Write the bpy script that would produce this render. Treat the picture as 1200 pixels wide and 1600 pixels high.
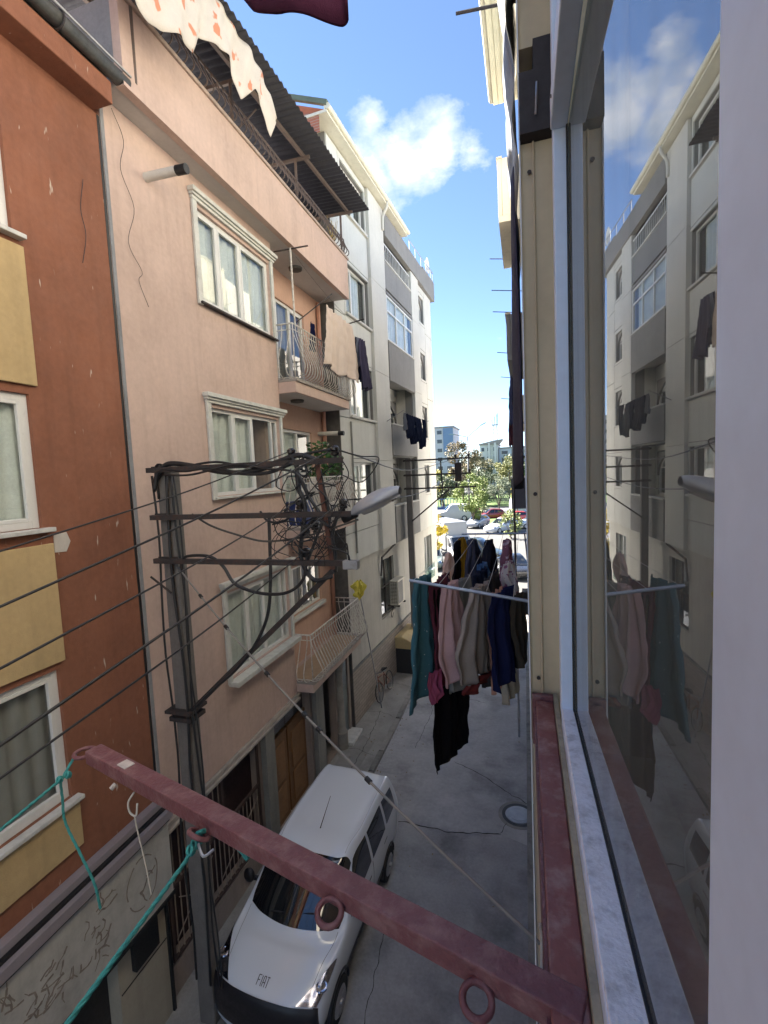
import bpy, math, random
from mathutils import Vector, Matrix, noise as mnoise
for _o in list(bpy.data.objects): bpy.data.objects.remove(_o)
S = bpy.context.scene
COL = S.collection
random.seed(7)
R = math.radians

# ------------------------------------------------------------------ camera, sky, sun, exposure
CAM_H = 7.7
cd = bpy.data.cameras.new('camera'); cam = bpy.data.objects.new('camera', cd); COL.objects.link(cam)
_A = ((0.95786126, -0.01921889, -0.28658757), (0.283806, -0.09030191, 0.9546202), (-0.04422615, -0.99572898, -0.08104227))
_m = Matrix(((_A[0][0], -_A[0][1], -_A[0][2], 0), (_A[1][0], -_A[1][1], -_A[1][2], 0), (_A[2][0], -_A[2][1], -_A[2][2], CAM_H), (0, 0, 0, 1)))
cam.matrix_world = _m
cd.sensor_fit = 'VERTICAL'; cd.sensor_height = 36.0; cd.lens = 740.0 / 1600.0 * 36.0
cd.clip_start = 0.02; cd.clip_end = 3000
S.camera = cam
SUN_AZ = R(-68); SUN_EL = R(41)          # azimuth clockwise from +Y (down the street)
W = bpy.data.worlds.new('World'); S.world = W; W.use_nodes = True
wn = W.node_tree.nodes; wl = W.node_tree.links; wn.clear()
def wnode(t, **k):
    n = wn.new(t)
    for a, b in k.items(): setattr(n, a, b)
    return n
sky = wnode('ShaderNodeTexSky', sky_type='NISHITA', sun_disc=False)
sky.sun_elevation = SUN_EL; sky.sun_rotation = SUN_AZ
sky.altitude = 100; sky.air_density = 0.63; sky.dust_density = 0.0; sky.ozone_density = 2.0
geo = wnode('ShaderNodeTexCoord')
def wmath(op, a, b=None, clamp=False):
    n = wnode('ShaderNodeMath', operation=op, use_clamp=clamp)
    for i, v in enumerate((a, b)):
        if v is None: continue
        if hasattr(v, 'links'): wl.new(v, n.inputs[i])
        else: n.inputs[i].default_value = v
    return n.outputs[0]
# cumulus: noise on the sky dome, broken into separate clouds
mp = wnode('ShaderNodeMapping'); mp.inputs['Scale'].default_value = (1.0, 1.0, 1.7)
mp.inputs['Location'].default_value = (0.0, 0.0, 0.0)
wl.new(geo.outputs['Generated'], mp.inputs['Vector'])
nz = wnode('ShaderNodeTexNoise'); nz.inputs['Scale'].default_value = 13.0; nz.inputs['Detail'].default_value = 9; nz.inputs['Roughness'].default_value = 0.62
wl.new(mp.outputs[0], nz.inputs['Vector'])
nb = wnode('ShaderNodeTexNoise'); nb.inputs['Scale'].default_value = 11.0; nb.inputs['Detail'].default_value = 6
wl.new(mp.outputs[0], nb.inputs['Vector'])
CLOUDS = [((-.235, .829, .502), .085, .9), ((-.185, .830, .522), .095, 1.0), ((-.135, .829, .542), .075, .9), ((-.073, .846, .528), .05, .62), ((-.225, .785, .575), .06, .55), ((-.262, .800, .542), .045, .5),
          ((.4, .3, .75), .16, 1.0), ((.5, .45, .7), .12, .8), ((-.75, -.25, .55), .2, 1.0), ((-.65, -.4, .6), .15, .8), ((.7, -.5, .45), .22, 1.0), ((-.2, -.8, .5), .2, 1.0), ((.1, -.75, .6), .15, .9), ((.1, -.3, .95), .16, .8), ((.8, .2, .5), .16, .9)]
blob = None
for d, rad, amp in CLOUDS:
    dn = Vector(d).normalized()
    vs = wnode('ShaderNodeVectorMath', operation='DISTANCE'); wl.new(geo.outputs['Generated'], vs.inputs[0]); vs.inputs[1].default_value = dn
    q = wmath('SUBTRACT', 1.0, wmath('DIVIDE', vs.outputs['Value'], rad), True)
    q = wmath('MULTIPLY', q, amp)
    blob = q if blob is None else wmath('MAXIMUM', blob, q)
dens = wmath('ADD', wmath('MULTIPLY', blob, 0.75), wmath('SUBTRACT', nz.outputs[0], 0.66))
cr = wnode('ShaderNodeMapRange'); cr.inputs['From Min'].default_value = 0.02; cr.inputs['From Max'].default_value = 0.36
wl.new(dens, cr.inputs['Value'])
cc = wnode('ShaderNodeMapRange'); cc.inputs['From Min'].default_value = 0.42; cc.inputs['From Max'].default_value = 0.64
cc.inputs['To Min'].default_value = 1.0; cc.inputs['To Max'].default_value = 0.1; wl.new(nb.outputs[0], cc.inputs['Value'])
cwhite = wnode('ShaderNodeMix', data_type='RGBA', blend_type='MIX'); cwhite.inputs['A'].default_value = (2.35, 2.75, 3.35, 1); cwhite.inputs['B'].default_value = (3.9, 4.0, 4.2, 1)
wl.new(cc.outputs[0], cwhite.inputs['Factor'])
mixc = wnode('ShaderNodeMix', data_type='RGBA', blend_type='MIX')
wl.new(wmath('MULTIPLY', cr.outputs[0], 0.85), mixc.inputs['Factor'])
wl.new(sky.outputs[0], mixc.inputs['A']); wl.new(cwhite.outputs['Result'], mixc.inputs['B'])
bg = wnode('ShaderNodeBackground'); bg.inputs['Strength'].default_value = 0.05
wl.new(mixc.outputs['Result'], bg.inputs['Color'])
wo = wnode('ShaderNodeOutputWorld'); wl.new(bg.outputs[0], wo.inputs['Surface'])
sd = bpy.data.lights.new('sun', 'SUN'); sd.energy = 5.0; sd.angle = R(0.5); sd.color = (1.0, 0.94, 0.85)
sun = bpy.data.objects.new('sun', sd); COL.objects.link(sun)
_d = Vector((math.sin(SUN_AZ) * math.cos(SUN_EL), math.cos(SUN_AZ) * math.cos(SUN_EL), math.sin(SUN_EL)))
sun.rotation_euler = _d.to_track_quat('Z', 'Y').to_euler(); sun.location = (-20, 10, 40)
vs_ = S.view_settings; vs_.view_transform = 'Standard'; vs_.look = 'None'; vs_.gamma = 1.0; vs_.use_curve_mapping = False
vs_.exposure = 2.97
S.cycles.max_bounces = 16; S.cycles.diffuse_bounces = 9; S.cycles.glossy_bounces = 6; S.cycles.transparent_max_bounces = 16; S.cycles.caustics_reflective = False; S.cycles.caustics_refractive = False

# ------------------------------------------------------------------ materials
MATS = {}
def mat(name, col, rough=0.8, var=0.12, vscale=1.6, streak=0.0, bump=0.0, bscale=60.0, metal=0.0, spec=0.5, coat=0.0, stain=None, stain_amt=0.0, stain_scale=2.0, per_obj=0.0, fleck=None, fleck_amt=0.0, grime=0.0):
    if name in MATS: return MATS[name]
    m = bpy.data.materials.new(name); m.use_nodes = True; MATS[name] = m
    N = m.node_tree.nodes; L = m.node_tree.links
    b = N['Principled BSDF']; b.inputs['Roughness'].default_value = rough; b.inputs['Metallic'].default_value = metal
    b.inputs['Specular IOR Level'].default_value = spec; b.inputs['Coat Weight'].default_value = coat; b.inputs['Coat Roughness'].default_value = 0.04
    g = N.new('ShaderNodeNewGeometry')
    def noise(scale, detail=5, stretch=None, rough_=0.55):
        n = N.new('ShaderNodeTexNoise'); n.inputs['Scale'].default_value = scale; n.inputs['Detail'].default_value = detail; n.inputs['Roughness'].default_value = rough_
        if stretch:
            mm = N.new('ShaderNodeMapping'); mm.inputs['Scale'].default_value = stretch; L.new(g.outputs['Position'], mm.inputs['Vector']); L.new(mm.outputs[0], n.inputs['Vector'])
        else: L.new(g.outputs['Position'], n.inputs['Vector'])
        return n.outputs[0]
    def mathn(op, a, c):
        n = N.new('ShaderNodeMath'); n.operation = op
        for i, v in enumerate((a, c)):
            if hasattr(v, 'links'): L.new(v, n.inputs[i])
            else: n.inputs[i].default_value = v
        return n.outputs[0]
    def rng(v, a, c, lo=0.0, hi=1.0):
        n = N.new('ShaderNodeMapRange'); n.inputs['From Min'].default_value = a; n.inputs['From Max'].default_value = c; n.inputs['To Min'].default_value = lo; n.inputs['To Max'].default_value = hi
        L.new(v, n.inputs['Value']); return n.outputs[0]
    cnode = N.new('ShaderNodeRGB'); cnode.outputs[0].default_value = (*col, 1); cur = cnode.outputs[0]
    def mixcol(fac, a, bcol, mode='MIX'):
        n = N.new('ShaderNodeMix'); n.data_type = 'RGBA'; n.blend_type = mode
        L.new(fac, n.inputs['Factor']) if hasattr(fac, 'links') else setattr(n.inputs['Factor'], 'default_value', fac)
        L.new(a, n.inputs['A'])
        if hasattr(bcol, 'links'): L.new(bcol, n.inputs['B'])
        else: n.inputs['B'].default_value = (*bcol, 1)
        return n.outputs['Result']
    def scaled(v):
        n = N.new('ShaderNodeCombineColor')
        for i in range(3): L.new(v, n.inputs[i])
        return n.outputs[0]
    if stain and stain_amt > 0:
        cur = mixcol(mathn('MULTIPLY', rng(noise(stain_scale, 6, None, 0.65), 0.48, 0.68), stain_amt), cur, stain)
    if streak > 0:
        cur = mixcol(mathn('MULTIPLY', rng(noise(3.0, 5, (2.2, 2.2, 0.12)), 0.5, 0.75), streak), cur, tuple(c * 0.45 for c in col))
    if fleck and fleck_amt > 0:
        cur = mixcol(mathn('MULTIPLY', rng(noise(7.0, 2, (1.0, 2.4, 0.5)), 0.735 - 0.05 * fleck_amt, 0.75), min(1, fleck_amt)), cur, fleck)
    if var > 0:
        v = mathn('ADD', mathn('MULTIPLY', noise(vscale, 6), 0.65), mathn('MULTIPLY', noise(vscale * 14, 4), 0.35))
        cur = mixcol(1.0, cur, scaled(rng(v, 0.3, 0.7, 1 - var, 1 + var)), 'MULTIPLY')
    if per_obj > 0:
        oi = N.new('ShaderNodeObjectInfo')
        cur = mixcol(1.0, cur, scaled(rng(oi.outputs['Random'], 0, 1, 1 - per_obj, 1 + per_obj)), 'MULTIPLY')
    L.new(cur, b.inputs['Base Color'])
    if rough > 0.05 and var > 0:
        L.new(rng(noise(vscale * 5, 3), 0.3, 0.7, max(0.02, rough - 0.08), min(1, rough + 0.08)), b.inputs['Roughness'])
    if bump > 0:
        bn = N.new('ShaderNodeBump'); bn.inputs['Strength'].default_value = bump; bn.inputs['Distance'].default_value = 0.01
        L.new(mathn('ADD', noise(bscale, 4), mathn('MULTIPLY', noise(bscale * 0.12, 3), 1.2)), bn.inputs['Height']); L.new(bn.outputs[0], b.inputs['Normal'])
    return m

def glass_mat(name, ior=1.7, tint=(0.8, 0.86, 0.86), rough=0.0, dirt=0.0):
    if name in MATS: return MATS[name]
    m = bpy.data.materials.new(name); m.use_nodes = True; MATS[name] = m
    N = m.node_tree.nodes; L = m.node_tree.links; N.clear()
    out = N.new('ShaderNodeOutputMaterial'); mx = N.new('ShaderNodeMixShader'); fr = N.new('ShaderNodeFresnel'); fr.inputs['IOR'].default_value = ior
    tr = N.new('ShaderNodeBsdfTransparent'); tr.inputs[0].default_value = (*tint, 1)
    gl = N.new('ShaderNodeBsdfAnisotropic'); gl.inputs['Roughness'].default_value = rough; gl.inputs['Color'].default_value = (0.95, 0.97, 1, 1)
    g = N.new('ShaderNodeNewGeometry'); n = N.new('ShaderNodeTexNoise'); n.inputs['Scale'].default_value = 1.3; n.inputs['Detail'].default_value = 1
    L.new(g.outputs['Position'], n.inputs['Vector'])
    bp = N.new('ShaderNodeBump'); bp.inputs['Strength'].default_value = 0.03; bp.inputs['Distance'].default_value = 0.05
    L.new(n.outputs[0], bp.inputs['Height']); L.new(bp.outputs[0], gl.inputs['Normal'])
    ob = N.new('ShaderNodeMath'); ob.operation = 'SUBTRACT'; ob.inputs[0].default_value = 1.0; L.new(g.outputs['Backfacing'], ob.inputs[1])
    ff = N.new('ShaderNodeMath'); ff.operation = 'MULTIPLY'; L.new(fr.outputs[0], ff.inputs[0]); L.new(ob.outputs[0], ff.inputs[1])
    L.new(ff.outputs[0], mx.inputs[0]); L.new(tr.outputs[0], mx.inputs[1]); L.new(gl.outputs[0], mx.inputs[2])
    last = mx.outputs[0]
    if dirt > 0:
        df = N.new('ShaderNodeBsdfDiffuse'); df.inputs[0].default_value = (0.32, 0.33, 0.32, 1); m2 = N.new('ShaderNodeMixShader')
        n2 = N.new('ShaderNodeTexNoise'); n2.inputs['Scale'].default_value = 3.0; n2.inputs['Detail'].default_value = 7
        mm = N.new('ShaderNodeMapping'); mm.inputs['Scale'].default_value = (1, 6, 0.5); L.new(g.outputs['Position'], mm.inputs[0]); L.new(mm.outputs[0], n2.inputs['Vector'])
        mr = N.new('ShaderNodeMapRange'); mr.inputs['From Min'].default_value = 0.3; mr.inputs['From Max'].default_value = 0.8; mr.inputs['To Min'].default_value = dirt * 0.4; mr.inputs['To Max'].default_value = dirt * 1.6
        L.new(n2.outputs[0], mr.inputs['Value']); L.new(mr.outputs[0], m2.inputs[0]); L.new(last, m2.inputs[1]); L.new(df.outputs[0], m2.inputs[2]); last = m2.outputs[0]
    L.new(last, out.inputs[0]); return m

def pattern_mat(name, col, col2, scale=9.0, thr=0.62, rough=0.9):
    if name in MATS: return MATS[name]
    m = mat(name, col, rough, 0.1, 4.0, bump=0.15, bscale=300)
    N = m.node_tree.nodes; L = m.node_tree.links; b = N['Principled BSDF']
    src = b.inputs['Base Color'].links[0].from_socket
    g = N.new('ShaderNodeNewGeometry'); n = N.new('ShaderNodeTexNoise'); n.inputs['Scale'].default_value = scale; n.inputs['Detail'].default_value = 2.5
    L.new(g.outputs['Position'], n.inputs['Vector'])
    r = N.new('ShaderNodeMapRange'); r.inputs['From Min'].default_value = thr; r.inputs['From Max'].default_value = thr + 0.03; L.new(n.outputs[0], r.inputs['Value'])
    x = N.new('ShaderNodeMix'); x.data_type = 'RGBA'; L.new(r.outputs[0], x.inputs['Factor']); L.new(src, x.inputs['A']); x.inputs['B'].default_value = (*col2, 1)
    L.new(x.outputs['Result'], b.inputs['Base Color']); return m

def brick_mat(name, c1, c2, mortar, bw=0.22, bh=0.07):
    if name in MATS: return MATS[name]
    m = mat(name, c1, 0.85, 0.15, 3.0, bump=0.2, bscale=50)
    N = m.node_tree.nodes; L = m.node_tree.links; b = N['Principled BSDF']
    g = N.new('ShaderNodeNewGeometry'); sx = N.new('ShaderNodeSeparateXYZ'); cx = N.new('ShaderNodeCombineXYZ'); L.new(g.outputs['Position'], sx.inputs[0]); L.new(sx.outputs['Y'], cx.inputs['X']); L.new(sx.outputs['Z'], cx.inputs['Y'])
    t = N.new('ShaderNodeTexBrick'); t.inputs['Scale'].default_value = 1.0; t.inputs['Brick Width'].default_value = bw; t.inputs['Row Height'].default_value = bh; t.inputs['Mortar Size'].default_value = 0.008
    t.inputs['Color1'].default_value = (*c1, 1); t.inputs['Color2'].default_value = (*c2, 1); t.inputs['Mortar'].default_value = (*mortar, 1)
    L.new(cx.outputs[0], t.inputs['Vector']); L.new(t.outputs['Color'], b.inputs['Base Color'])
    bn = N.new('ShaderNodeBump'); bn.inputs['Strength'].default_value = 0.5; bn.inputs['Distance'].default_value = 0.01; bn.invert = True
    L.new(t.outputs['Fac'], bn.inputs['Height']); L.new(bn.outputs[0], b.inputs['Normal'])
    return m

# ------------------------------------------------------------------ mesh helpers
class MB:
    def __init__(s): s.v = []; s.f = []
    def add(s, vs, fs):
        o = len(s.v); s.v.extend([tuple(p) for p in vs]); s.f.extend([tuple(i + o for i in f) for f in fs]); return s
    def box(s, x0, x1, y0, y1, z0, z1):
        return s.add([(x0, y0, z0), (x1, y0, z0), (x1, y1, z0), (x0, y1, z0), (x0, y0, z1), (x1, y0, z1), (x1, y1, z1), (x0, y1, z1)],
                     [(0, 3, 2, 1), (4, 5, 6, 7), (0, 1, 5, 4), (1, 2, 6, 5), (2, 3, 7, 6), (3, 0, 4, 7)])
    def quad(s, a, b, c, d): return s.add([a, b, c, d], [(0, 1, 2, 3)])
    def bar(s, p, q, w, h, up=(0, 0, 1)):
        p = Vector(p); q = Vector(q); d = (q - p).normalized(); u = Vector(up); r = d.cross(u)
        if r.length < 1e-4: r = d.cross(Vector((1, 0, 0)))
        r.normalize(); u = r.cross(d).normalized(); r *= w / 2; u *= h / 2
        return s.add([p - r - u, p + r - u, p + r + u, p - r + u, q - r - u, q + r - u, q + r + u, q - r + u],
                     [(0, 1, 2, 3), (7, 6, 5, 4), (0, 4, 5, 1), (1, 5, 6, 2), (2, 6, 7, 3), (3, 7, 4, 0)])
    def tube(s, pts, r, n=8, cap=True, closed=False):
        pts = [Vector(p) for p in pts]; k = len(pts); rs = r if isinstance(r, (list, tuple)) else [r] * k
        o = len(s.v); nrm = None; rings = []
        for i, p in enumerate(pts):
            if closed: t = pts[(i + 1) % k] - pts[i - 1]
            else: t = pts[min(i + 1, k - 1)] - pts[max(i - 1, 0)]
            t.normalize()
            if nrm is None:
                a = Vector((0, 0, 1)) if abs(t.z) < 0.9 else Vector((1, 0, 0)); nrm = t.cross(a).normalized()
            else:
                nrm = (nrm - t * nrm.dot(t)); nrm = nrm.normalized() if nrm.length > 1e-6 else t.orthogonal().normalized()
            bn = t.cross(nrm); rings.append([p + (nrm * math.cos(2 * math.pi * j / n) + bn * math.sin(2 * math.pi * j / n)) * rs[i] for j in range(n)])
        for g in rings: s.v.extend([tuple(x) for x in g])
        m = k if closed else k - 1
        for i in range(m):
            a = o + i * n; b = o + ((i + 1) % k) * n
            for j in range(n): s.f.append((a + j, a + (j + 1) % n, b + (j + 1) % n, b + j))
        if cap and not closed:
            s.f.append(tuple(o + j for j in range(n - 1, -1, -1))); s.f.append(tuple(o + (k - 1) * n + j for j in range(n)))
        return s
    def lathe(s, prof, c, axis='z', n=20):
        o = len(s.v); c = Vector(c)
        for (r, h) in prof:
            for j in range(n):
                a = 2 * math.pi * j / n; x = r * math.cos(a); y = r * math.sin(a)
                p = {'z': (x, y, h), 'x': (h, x, y), 'y': (y, h, x)}[axis]
                s.v.append(tuple(c + Vector(p)))
        for i in range(len(prof) - 1):
            for j in range(n): s.f.append((o + i * n + j, o + i * n + (j + 1) % n, o + (i + 1) * n + (j + 1) % n, o + (i + 1) * n + j))
        s.f.append(tuple(o + j for j in range(n - 1, -1, -1))); s.f.append(tuple(o + (len(prof) - 1) * n + j for j in range(n)))
        return s
    def prism(s, poly, lo, hi, axis='x'):
        n = len(poly)
        def P(a, b, h): return {'x': (h, a, b), 'y': (a, h, b), 'z': (a, b, h)}[axis]
        vs = [P(a, b, lo) for a, b in poly] + [P(a, b, hi) for a, b in poly]
        fs = [tuple(range(n - 1, -1, -1)), tuple(range(n, 2 * n))] + [(i, (i + 1) % n, n + (i + 1) % n, n + i) for i in range(n)]
        return s.add(vs, fs)
    def grid(s, fn, nu, nv, flip=False):
        o = len(s.v)
        for i in range(nu + 1):
            for j in range(nv + 1): s.v.append(tuple(fn(i / nu, j / nv)))
        for i in range(nu):
            for j in range(nv):
                a = o + i * (nv + 1) + j; q = (a, a + nv + 1, a + nv + 2, a + 1)
                s.f.append(q[::-1] if flip else q)
        return s
    def wall(s, u0, u1, z0, z1, holes=(), x=0.0, depth=0.2, back=True):
        us = sorted(set([u0, u1] + [c for h in holes for c in h[:2] if u0 < c < u1])); zs = sorted(set([z0, z1] + [c for h in holes for c in h[2:4] if z0 < c < z1]))
        for i in range(len(us) - 1):
            for j in range(len(zs) - 1):
                cu = (us[i] + us[i + 1]) / 2; cz = (zs[j] + zs[j + 1]) / 2
                if any(h[0] < cu < h[1] and h[2] < cz < h[3] for h in holes): continue
                a, b, c, d = us[i], us[i + 1], zs[j], zs[j + 1]
                s.quad((x, a, c), (x, b, c), (x, b, d), (x, a, d)); s.quad((x - depth, a, c), (x - depth, a, d), (x - depth, b, d), (x - depth, b, c))
        for h in list(holes) + [None]:
            a, b, c, d = h[:4] if h else (u0, u1, z0, z1); q = x - depth
            for e in (((x, a, c), (q, a, c), (q, b, c), (x, b, c)), ((x, b, d), (q, b, d), (q, a, d), (x, a, d)), ((x, a, d), (q, a, d), (q, a, c), (x, a, c)), ((x, b, c), (q, b, c), (q, b, d), (x, b, d))):
                s.quad(*(e if h else e[::-1]))
        return s
    def mesh(s, name):
        me = bpy.data.meshes.new(name); me.from_pydata(s.v, [], s.f); me.update(); return me

def _finish(o, m, smooth, bevel, solid=0.0):
    me = o.data
    if m and not me.materials: me.materials.append(m)
    if smooth:
        for p in me.polygons: p.use_smooth = True
        if smooth is not True: me.set_sharp_from_angle(angle=R(smooth))
    if solid:
        q = o.modifiers.new('solidify', 'SOLIDIFY'); q.thickness = solid; q.offset = 0
    if bevel:
        q = o.modifiers.new('bevel', 'BEVEL'); q.width = bevel; q.segments = 2; q.limit_method = 'ANGLE'; q.angle_limit = R(40)
    return o
def tag(o, label=None, cat=None, group=None, kind=None):
    if label: o['label'] = label
    if cat: o['category'] = cat
    if group: o['group'] = group
    if kind: o['kind'] = kind
    return o
def thing(name, label, cat, loc=(0, 0, 0), rz=0.0, group=None):
    o = bpy.data.objects.new(name, None); COL.objects.link(o); o.location = loc; o.rotation_euler = (0, 0, rz); o.empty_display_size = 0.2
    return tag(o, label, cat, group)
def rootloc(p):
    while p.parent: p = p.parent
    return p.location
def part(name, mb, m, parent, smooth=None, bevel=0, world=False, solid=0.0, label=None, kind=None):
    if world:
        l = rootloc(parent); mb.v = [(a - l.x, b - l.y, c - l.z) for a, b, c in mb.v]
    o = bpy.data.objects.new(name, mb.mesh(name)); COL.objects.link(o); o.parent = parent
    _finish(o, m, smooth, bevel, solid)
    return tag(o, label, None, None, kind)
def inst(name, me, m, parent, loc, rot=(0, 0, 0), scale=(1, 1, 1)):
    o = bpy.data.objects.new(name, me); COL.objects.link(o); o.parent = parent; o.location = loc; o.rotation_euler = rot; o.scale = scale
    if m and not me.materials: me.materials.append(m)
    return o
def top(name, mb, m, label, cat, group=None, smooth=None, bevel=0, solid=0.0, kind=None):
    xs = [v[0] for v in mb.v]; ys = [v[1] for v in mb.v]; zs = [v[2] for v in mb.v]
    c = ((min(xs) + max(xs)) / 2, (min(ys) + max(ys)) / 2, min(zs)); mb.v = [(a - c[0], b - c[1], d - c[2]) for a, b, d in mb.v]
    o = bpy.data.objects.new(name, mb.mesh(name)); COL.objects.link(o); o.location = c
    _finish(o, m, smooth, bevel, solid)
    return tag(o, label, cat, group, kind)
def struct(name, mb, m, smooth=None, bevel=0): return top(name, mb, m, None, None, None, smooth, bevel, 0, 'structure')
def copy_tree(o, parent=None):
    c = o.copy(); COL.objects.link(c); c.parent = parent
    for ch in list(o.children): copy_tree(ch, c)
    return c
def crom(pts, n=8):
    P = [Vector(p) for p in pts]; out = []
    for i in range(len(P) - 1):
        a = P[i - 1] if i else P[0] * 2 - P[1]; b = P[i]; c = P[i + 1]; d = P[i + 2] if i + 2 < len(P) else P[-1] * 2 - P[-2]
        for k in range(n):
            t = k / n; out.append(0.5 * ((2 * b) + (c - a) * t + (2 * a - 5 * b + 4 * c - d) * t * t + (3 * b - a - 3 * c + d) * t ** 3))
    out.append(P[-1]); return out
def sagline(a, b, sag, n=14):
    a = Vector(a); b = Vector(b)
    return [a.lerp(b, i / n) - Vector((0, 0, sag * 4 * (i / n) * (1 - i / n))) for i in range(n + 1)]

# common materials
M_PVC = mat('white_pvc', (0.66, 0.66, 0.64), 0.35, 0.06, 3, streak=0.15)
M_PVC_DIRTY = mat('weathered_white_pvc', (0.56, 0.56, 0.52), 0.5, 0.1, 3, streak=0.3, stain=(0.3, 0.28, 0.24), stain_amt=0.35, stain_scale=5)
M_GLASS = glass_mat('window_glass', 1.65, (.95, .97, .96))
M_CURTAIN = mat('net_curtain', (0.62, 0.64, 0.61), 0.9, 0.2, 3)
M_CURTAIN_D = mat('dark_curtain', (0.26, 0.25, 0.24), 0.9, 0.1, 4)
M_DARK = mat('dark_interior', (0.03, 0.03, 0.032), 0.9, 0.05)
M_ROOM = mat('room_paint', (0.30, 0.27, 0.23), 0.9, 0.05)
M_BLACK = mat('black_rubber', (0.012, 0.012, 0.013), 0.55, 0.1, 8)
M_CABLE = mat('black_cable', (0.018, 0.018, 0.02), 0.5, 0.1, 8)
M_STEEL = mat('galvanised_steel', (0.35, 0.36, 0.38), 0.45, 0.12, 6, metal=0.7, stain=(0.2, 0.16, 0.12), stain_amt=0.4, stain_scale=9)
M_RUST = mat('rusty_dark_steel', (0.035, 0.03, 0.03), 0.75, 0.25, 8, stain=(0.09, 0.04, 0.025), stain_amt=0.5, stain_scale=12, bump=0.2)
M_CONC = mat('concrete', (0.22, 0.215, 0.20), 0.9, 0.16, 2, streak=0.3, bump=0.4, bscale=50, stain=(0.12, 0.115, 0.11), stain_amt=0.5)
M_MARBLE = mat('grey_marble_sill', (0.55, 0.55, 0.53), 0.45, 0.12, 6, stain=(0.33, 0.33, 0.32), stain_amt=0.5, stain_scale=7)

def window(parent, u0, u1, z0, z1, x, fr=(0.33, 0.67), hdiv=(), fm=None, fw=0.055, fd=0.07, curtain=None, sill=None, cov=1.0, name='window', gm=None, sashes=(), label=None):
    """x = outer plane of frame. frame mesh (part) > pane, sill, curtain, sash"""
    fm = fm or M_PVC; b = MB(); xi = x - fd; wdt = u1 - u0; h = z1 - z0
    b.box(xi, x, u0, u0 + fw, z0, z1); b.box(xi, x, u1 - fw, u1, z0, z1)
    b.box(xi, x - .001, u0 + fw, u1 - fw, z0, z0 + fw); b.box(xi, x - .001, u0 + fw, u1 - fw, z1 - fw, z1)
    us = [u0 + fw] + [u0 + wdt * f for f in fr] + [u1 - fw]; zs = [z0 + fw] + [z0 + h * f for f in hdiv] + [z1 - fw]
    for f in us[1:-1]: b.box(xi, x - .002, f - fw * .5, f + fw * .5, z0 + fw, z1 - fw)
    for k, f in enumerate(zs[1:-1]): b.box(xi, x - .003, u0 + fw, u1 - fw, f - fw * .45, f + fw * .45)
    w = part(name, b, fm, parent, bevel=0.006, label=label)
    for i in range(len(us) - 1):
        for j in range(len(zs) - 1):
            a = us[i] + (fw * .5 if i else 0); c = us[i + 1] - (fw * .5 if i < len(us) - 2 else 0)
            e = zs[j] + (fw * .45 if j else 0); g = zs[j + 1] - (fw * .45 if j < len(zs) - 2 else 0)
            if i in sashes:
                sb = MB(); sw = .04; xs = x + .004
                sb.box(x - .04, xs, a, a + sw, e, g); sb.box(x - .04, xs, c - sw, c, e, g); sb.box(x - .04, xs - .001, a + sw, c - sw, e, e + sw); sb.box(x - .04, xs - .001, a + sw, c - sw, g - sw, g)
                part('sash', sb, fm, w, bevel=.005)
            pb = MB().box(x - fd * .6, x - fd * .6 + .008, a, c, e, g); part('pane', pb, gm or M_GLASS, w)
    if sill: part('sill', MB().box(x - fd - .02, x + sill, u0 - .08, u1 + .08, z0 - .05, z0 - .002), M_MARBLE, w, bevel=.008)
    if curtain:
        ph = random.uniform(0, 6); a0 = u0 + fw; a1 = u0 + (u1 - u0) * cov
        cb = MB().grid(lambda s, t: (xi - .04 + .022 * math.sin(s * (a1 - a0) * 30 + ph) + .006 * math.sin(s * (a1 - a0) * 91), a0 + (a1 - a0) * s, z0 + (z1 - z0) * t), int(20 * (a1 - a0)) + 6, 1)
        part('curtain', cb, curtain, w, smooth=True)
    return w
def shell(parent, u0, u1, z0, z1, depth, m, x=0.0, name='building_shell', roof=True):
    """side, rear and top walls behind a facade (local frame, outward = +x)"""
    b = MB(); t = .2
    b.box(x - depth, x - .21, u0, u0 + t, z0, z1); b.box(x - depth, x - .21, u1 - t, u1, z0, z1); b.box(x - depth, x - depth + t, u0 + t, u1 - t, z0, z1)
    if roof: b.box(x - depth + t, x - .21, u0 + t, u1 - t, z1 - t, z1)
    return part(name, b, m, parent)

# ================================================================== GROUND
M_ASPH = mat('street_concrete', (0.40, 0.40, 0.415), 0.85, 0.24, 0.8, bump=0.7, bscale=90, stain=(0.20, 0.20, 0.21), stain_amt=0.85, stain_scale=0.6)
M_ASPH2 = mat('patched_asphalt', (0.31, 0.31, 0.325), 0.88, 0.25, 1.4, bump=0.5, bscale=110, stain=(0.15, 0.15, 0.16), stain_amt=0.8, stain_scale=.9)
M_PLAZA = mat('sunny_road', (0.092, 0.09, 0.085), 0.9, 0.12, 0.3, bump=0.2, bscale=40, stain=(0.07, 0.069, 0.067), stain_amt=0.5, stain_scale=0.4)
M_CRACK = mat('crack_dirt', (0.035, 0.033, 0.03), 0.95, 0.2, 6)
M_WALKW = mat('pavement_concrete', (0.30, 0.29, 0.275), 0.92, 0.2, 1.8, bump=0.6, bscale=45, stain=(0.18, 0.17, 0.16), stain_amt=0.6, stain_scale=1.6)
M_KERB = mat('kerb_stone', (0.25, 0.24, 0.225), 0.9, 0.2, 4, bump=0.5, bscale=40, per_obj=0.18, stain=(0.08, 0.075, 0.07), stain_amt=0.6, stain_scale=3)
struct('ground', MB().add([(-900, -60, -.02), (900, -60, -.02), (900, 1500, -.02), (-900, 1500, -.02)], [(0, 1, 2, 3)]), M_PLAZA)
street = struct('street', MB().grid(lambda s, t: (-3.96 + 4.2 * s, -8 + 36 * t, -.004), 4, 30), M_ASPH)
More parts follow.
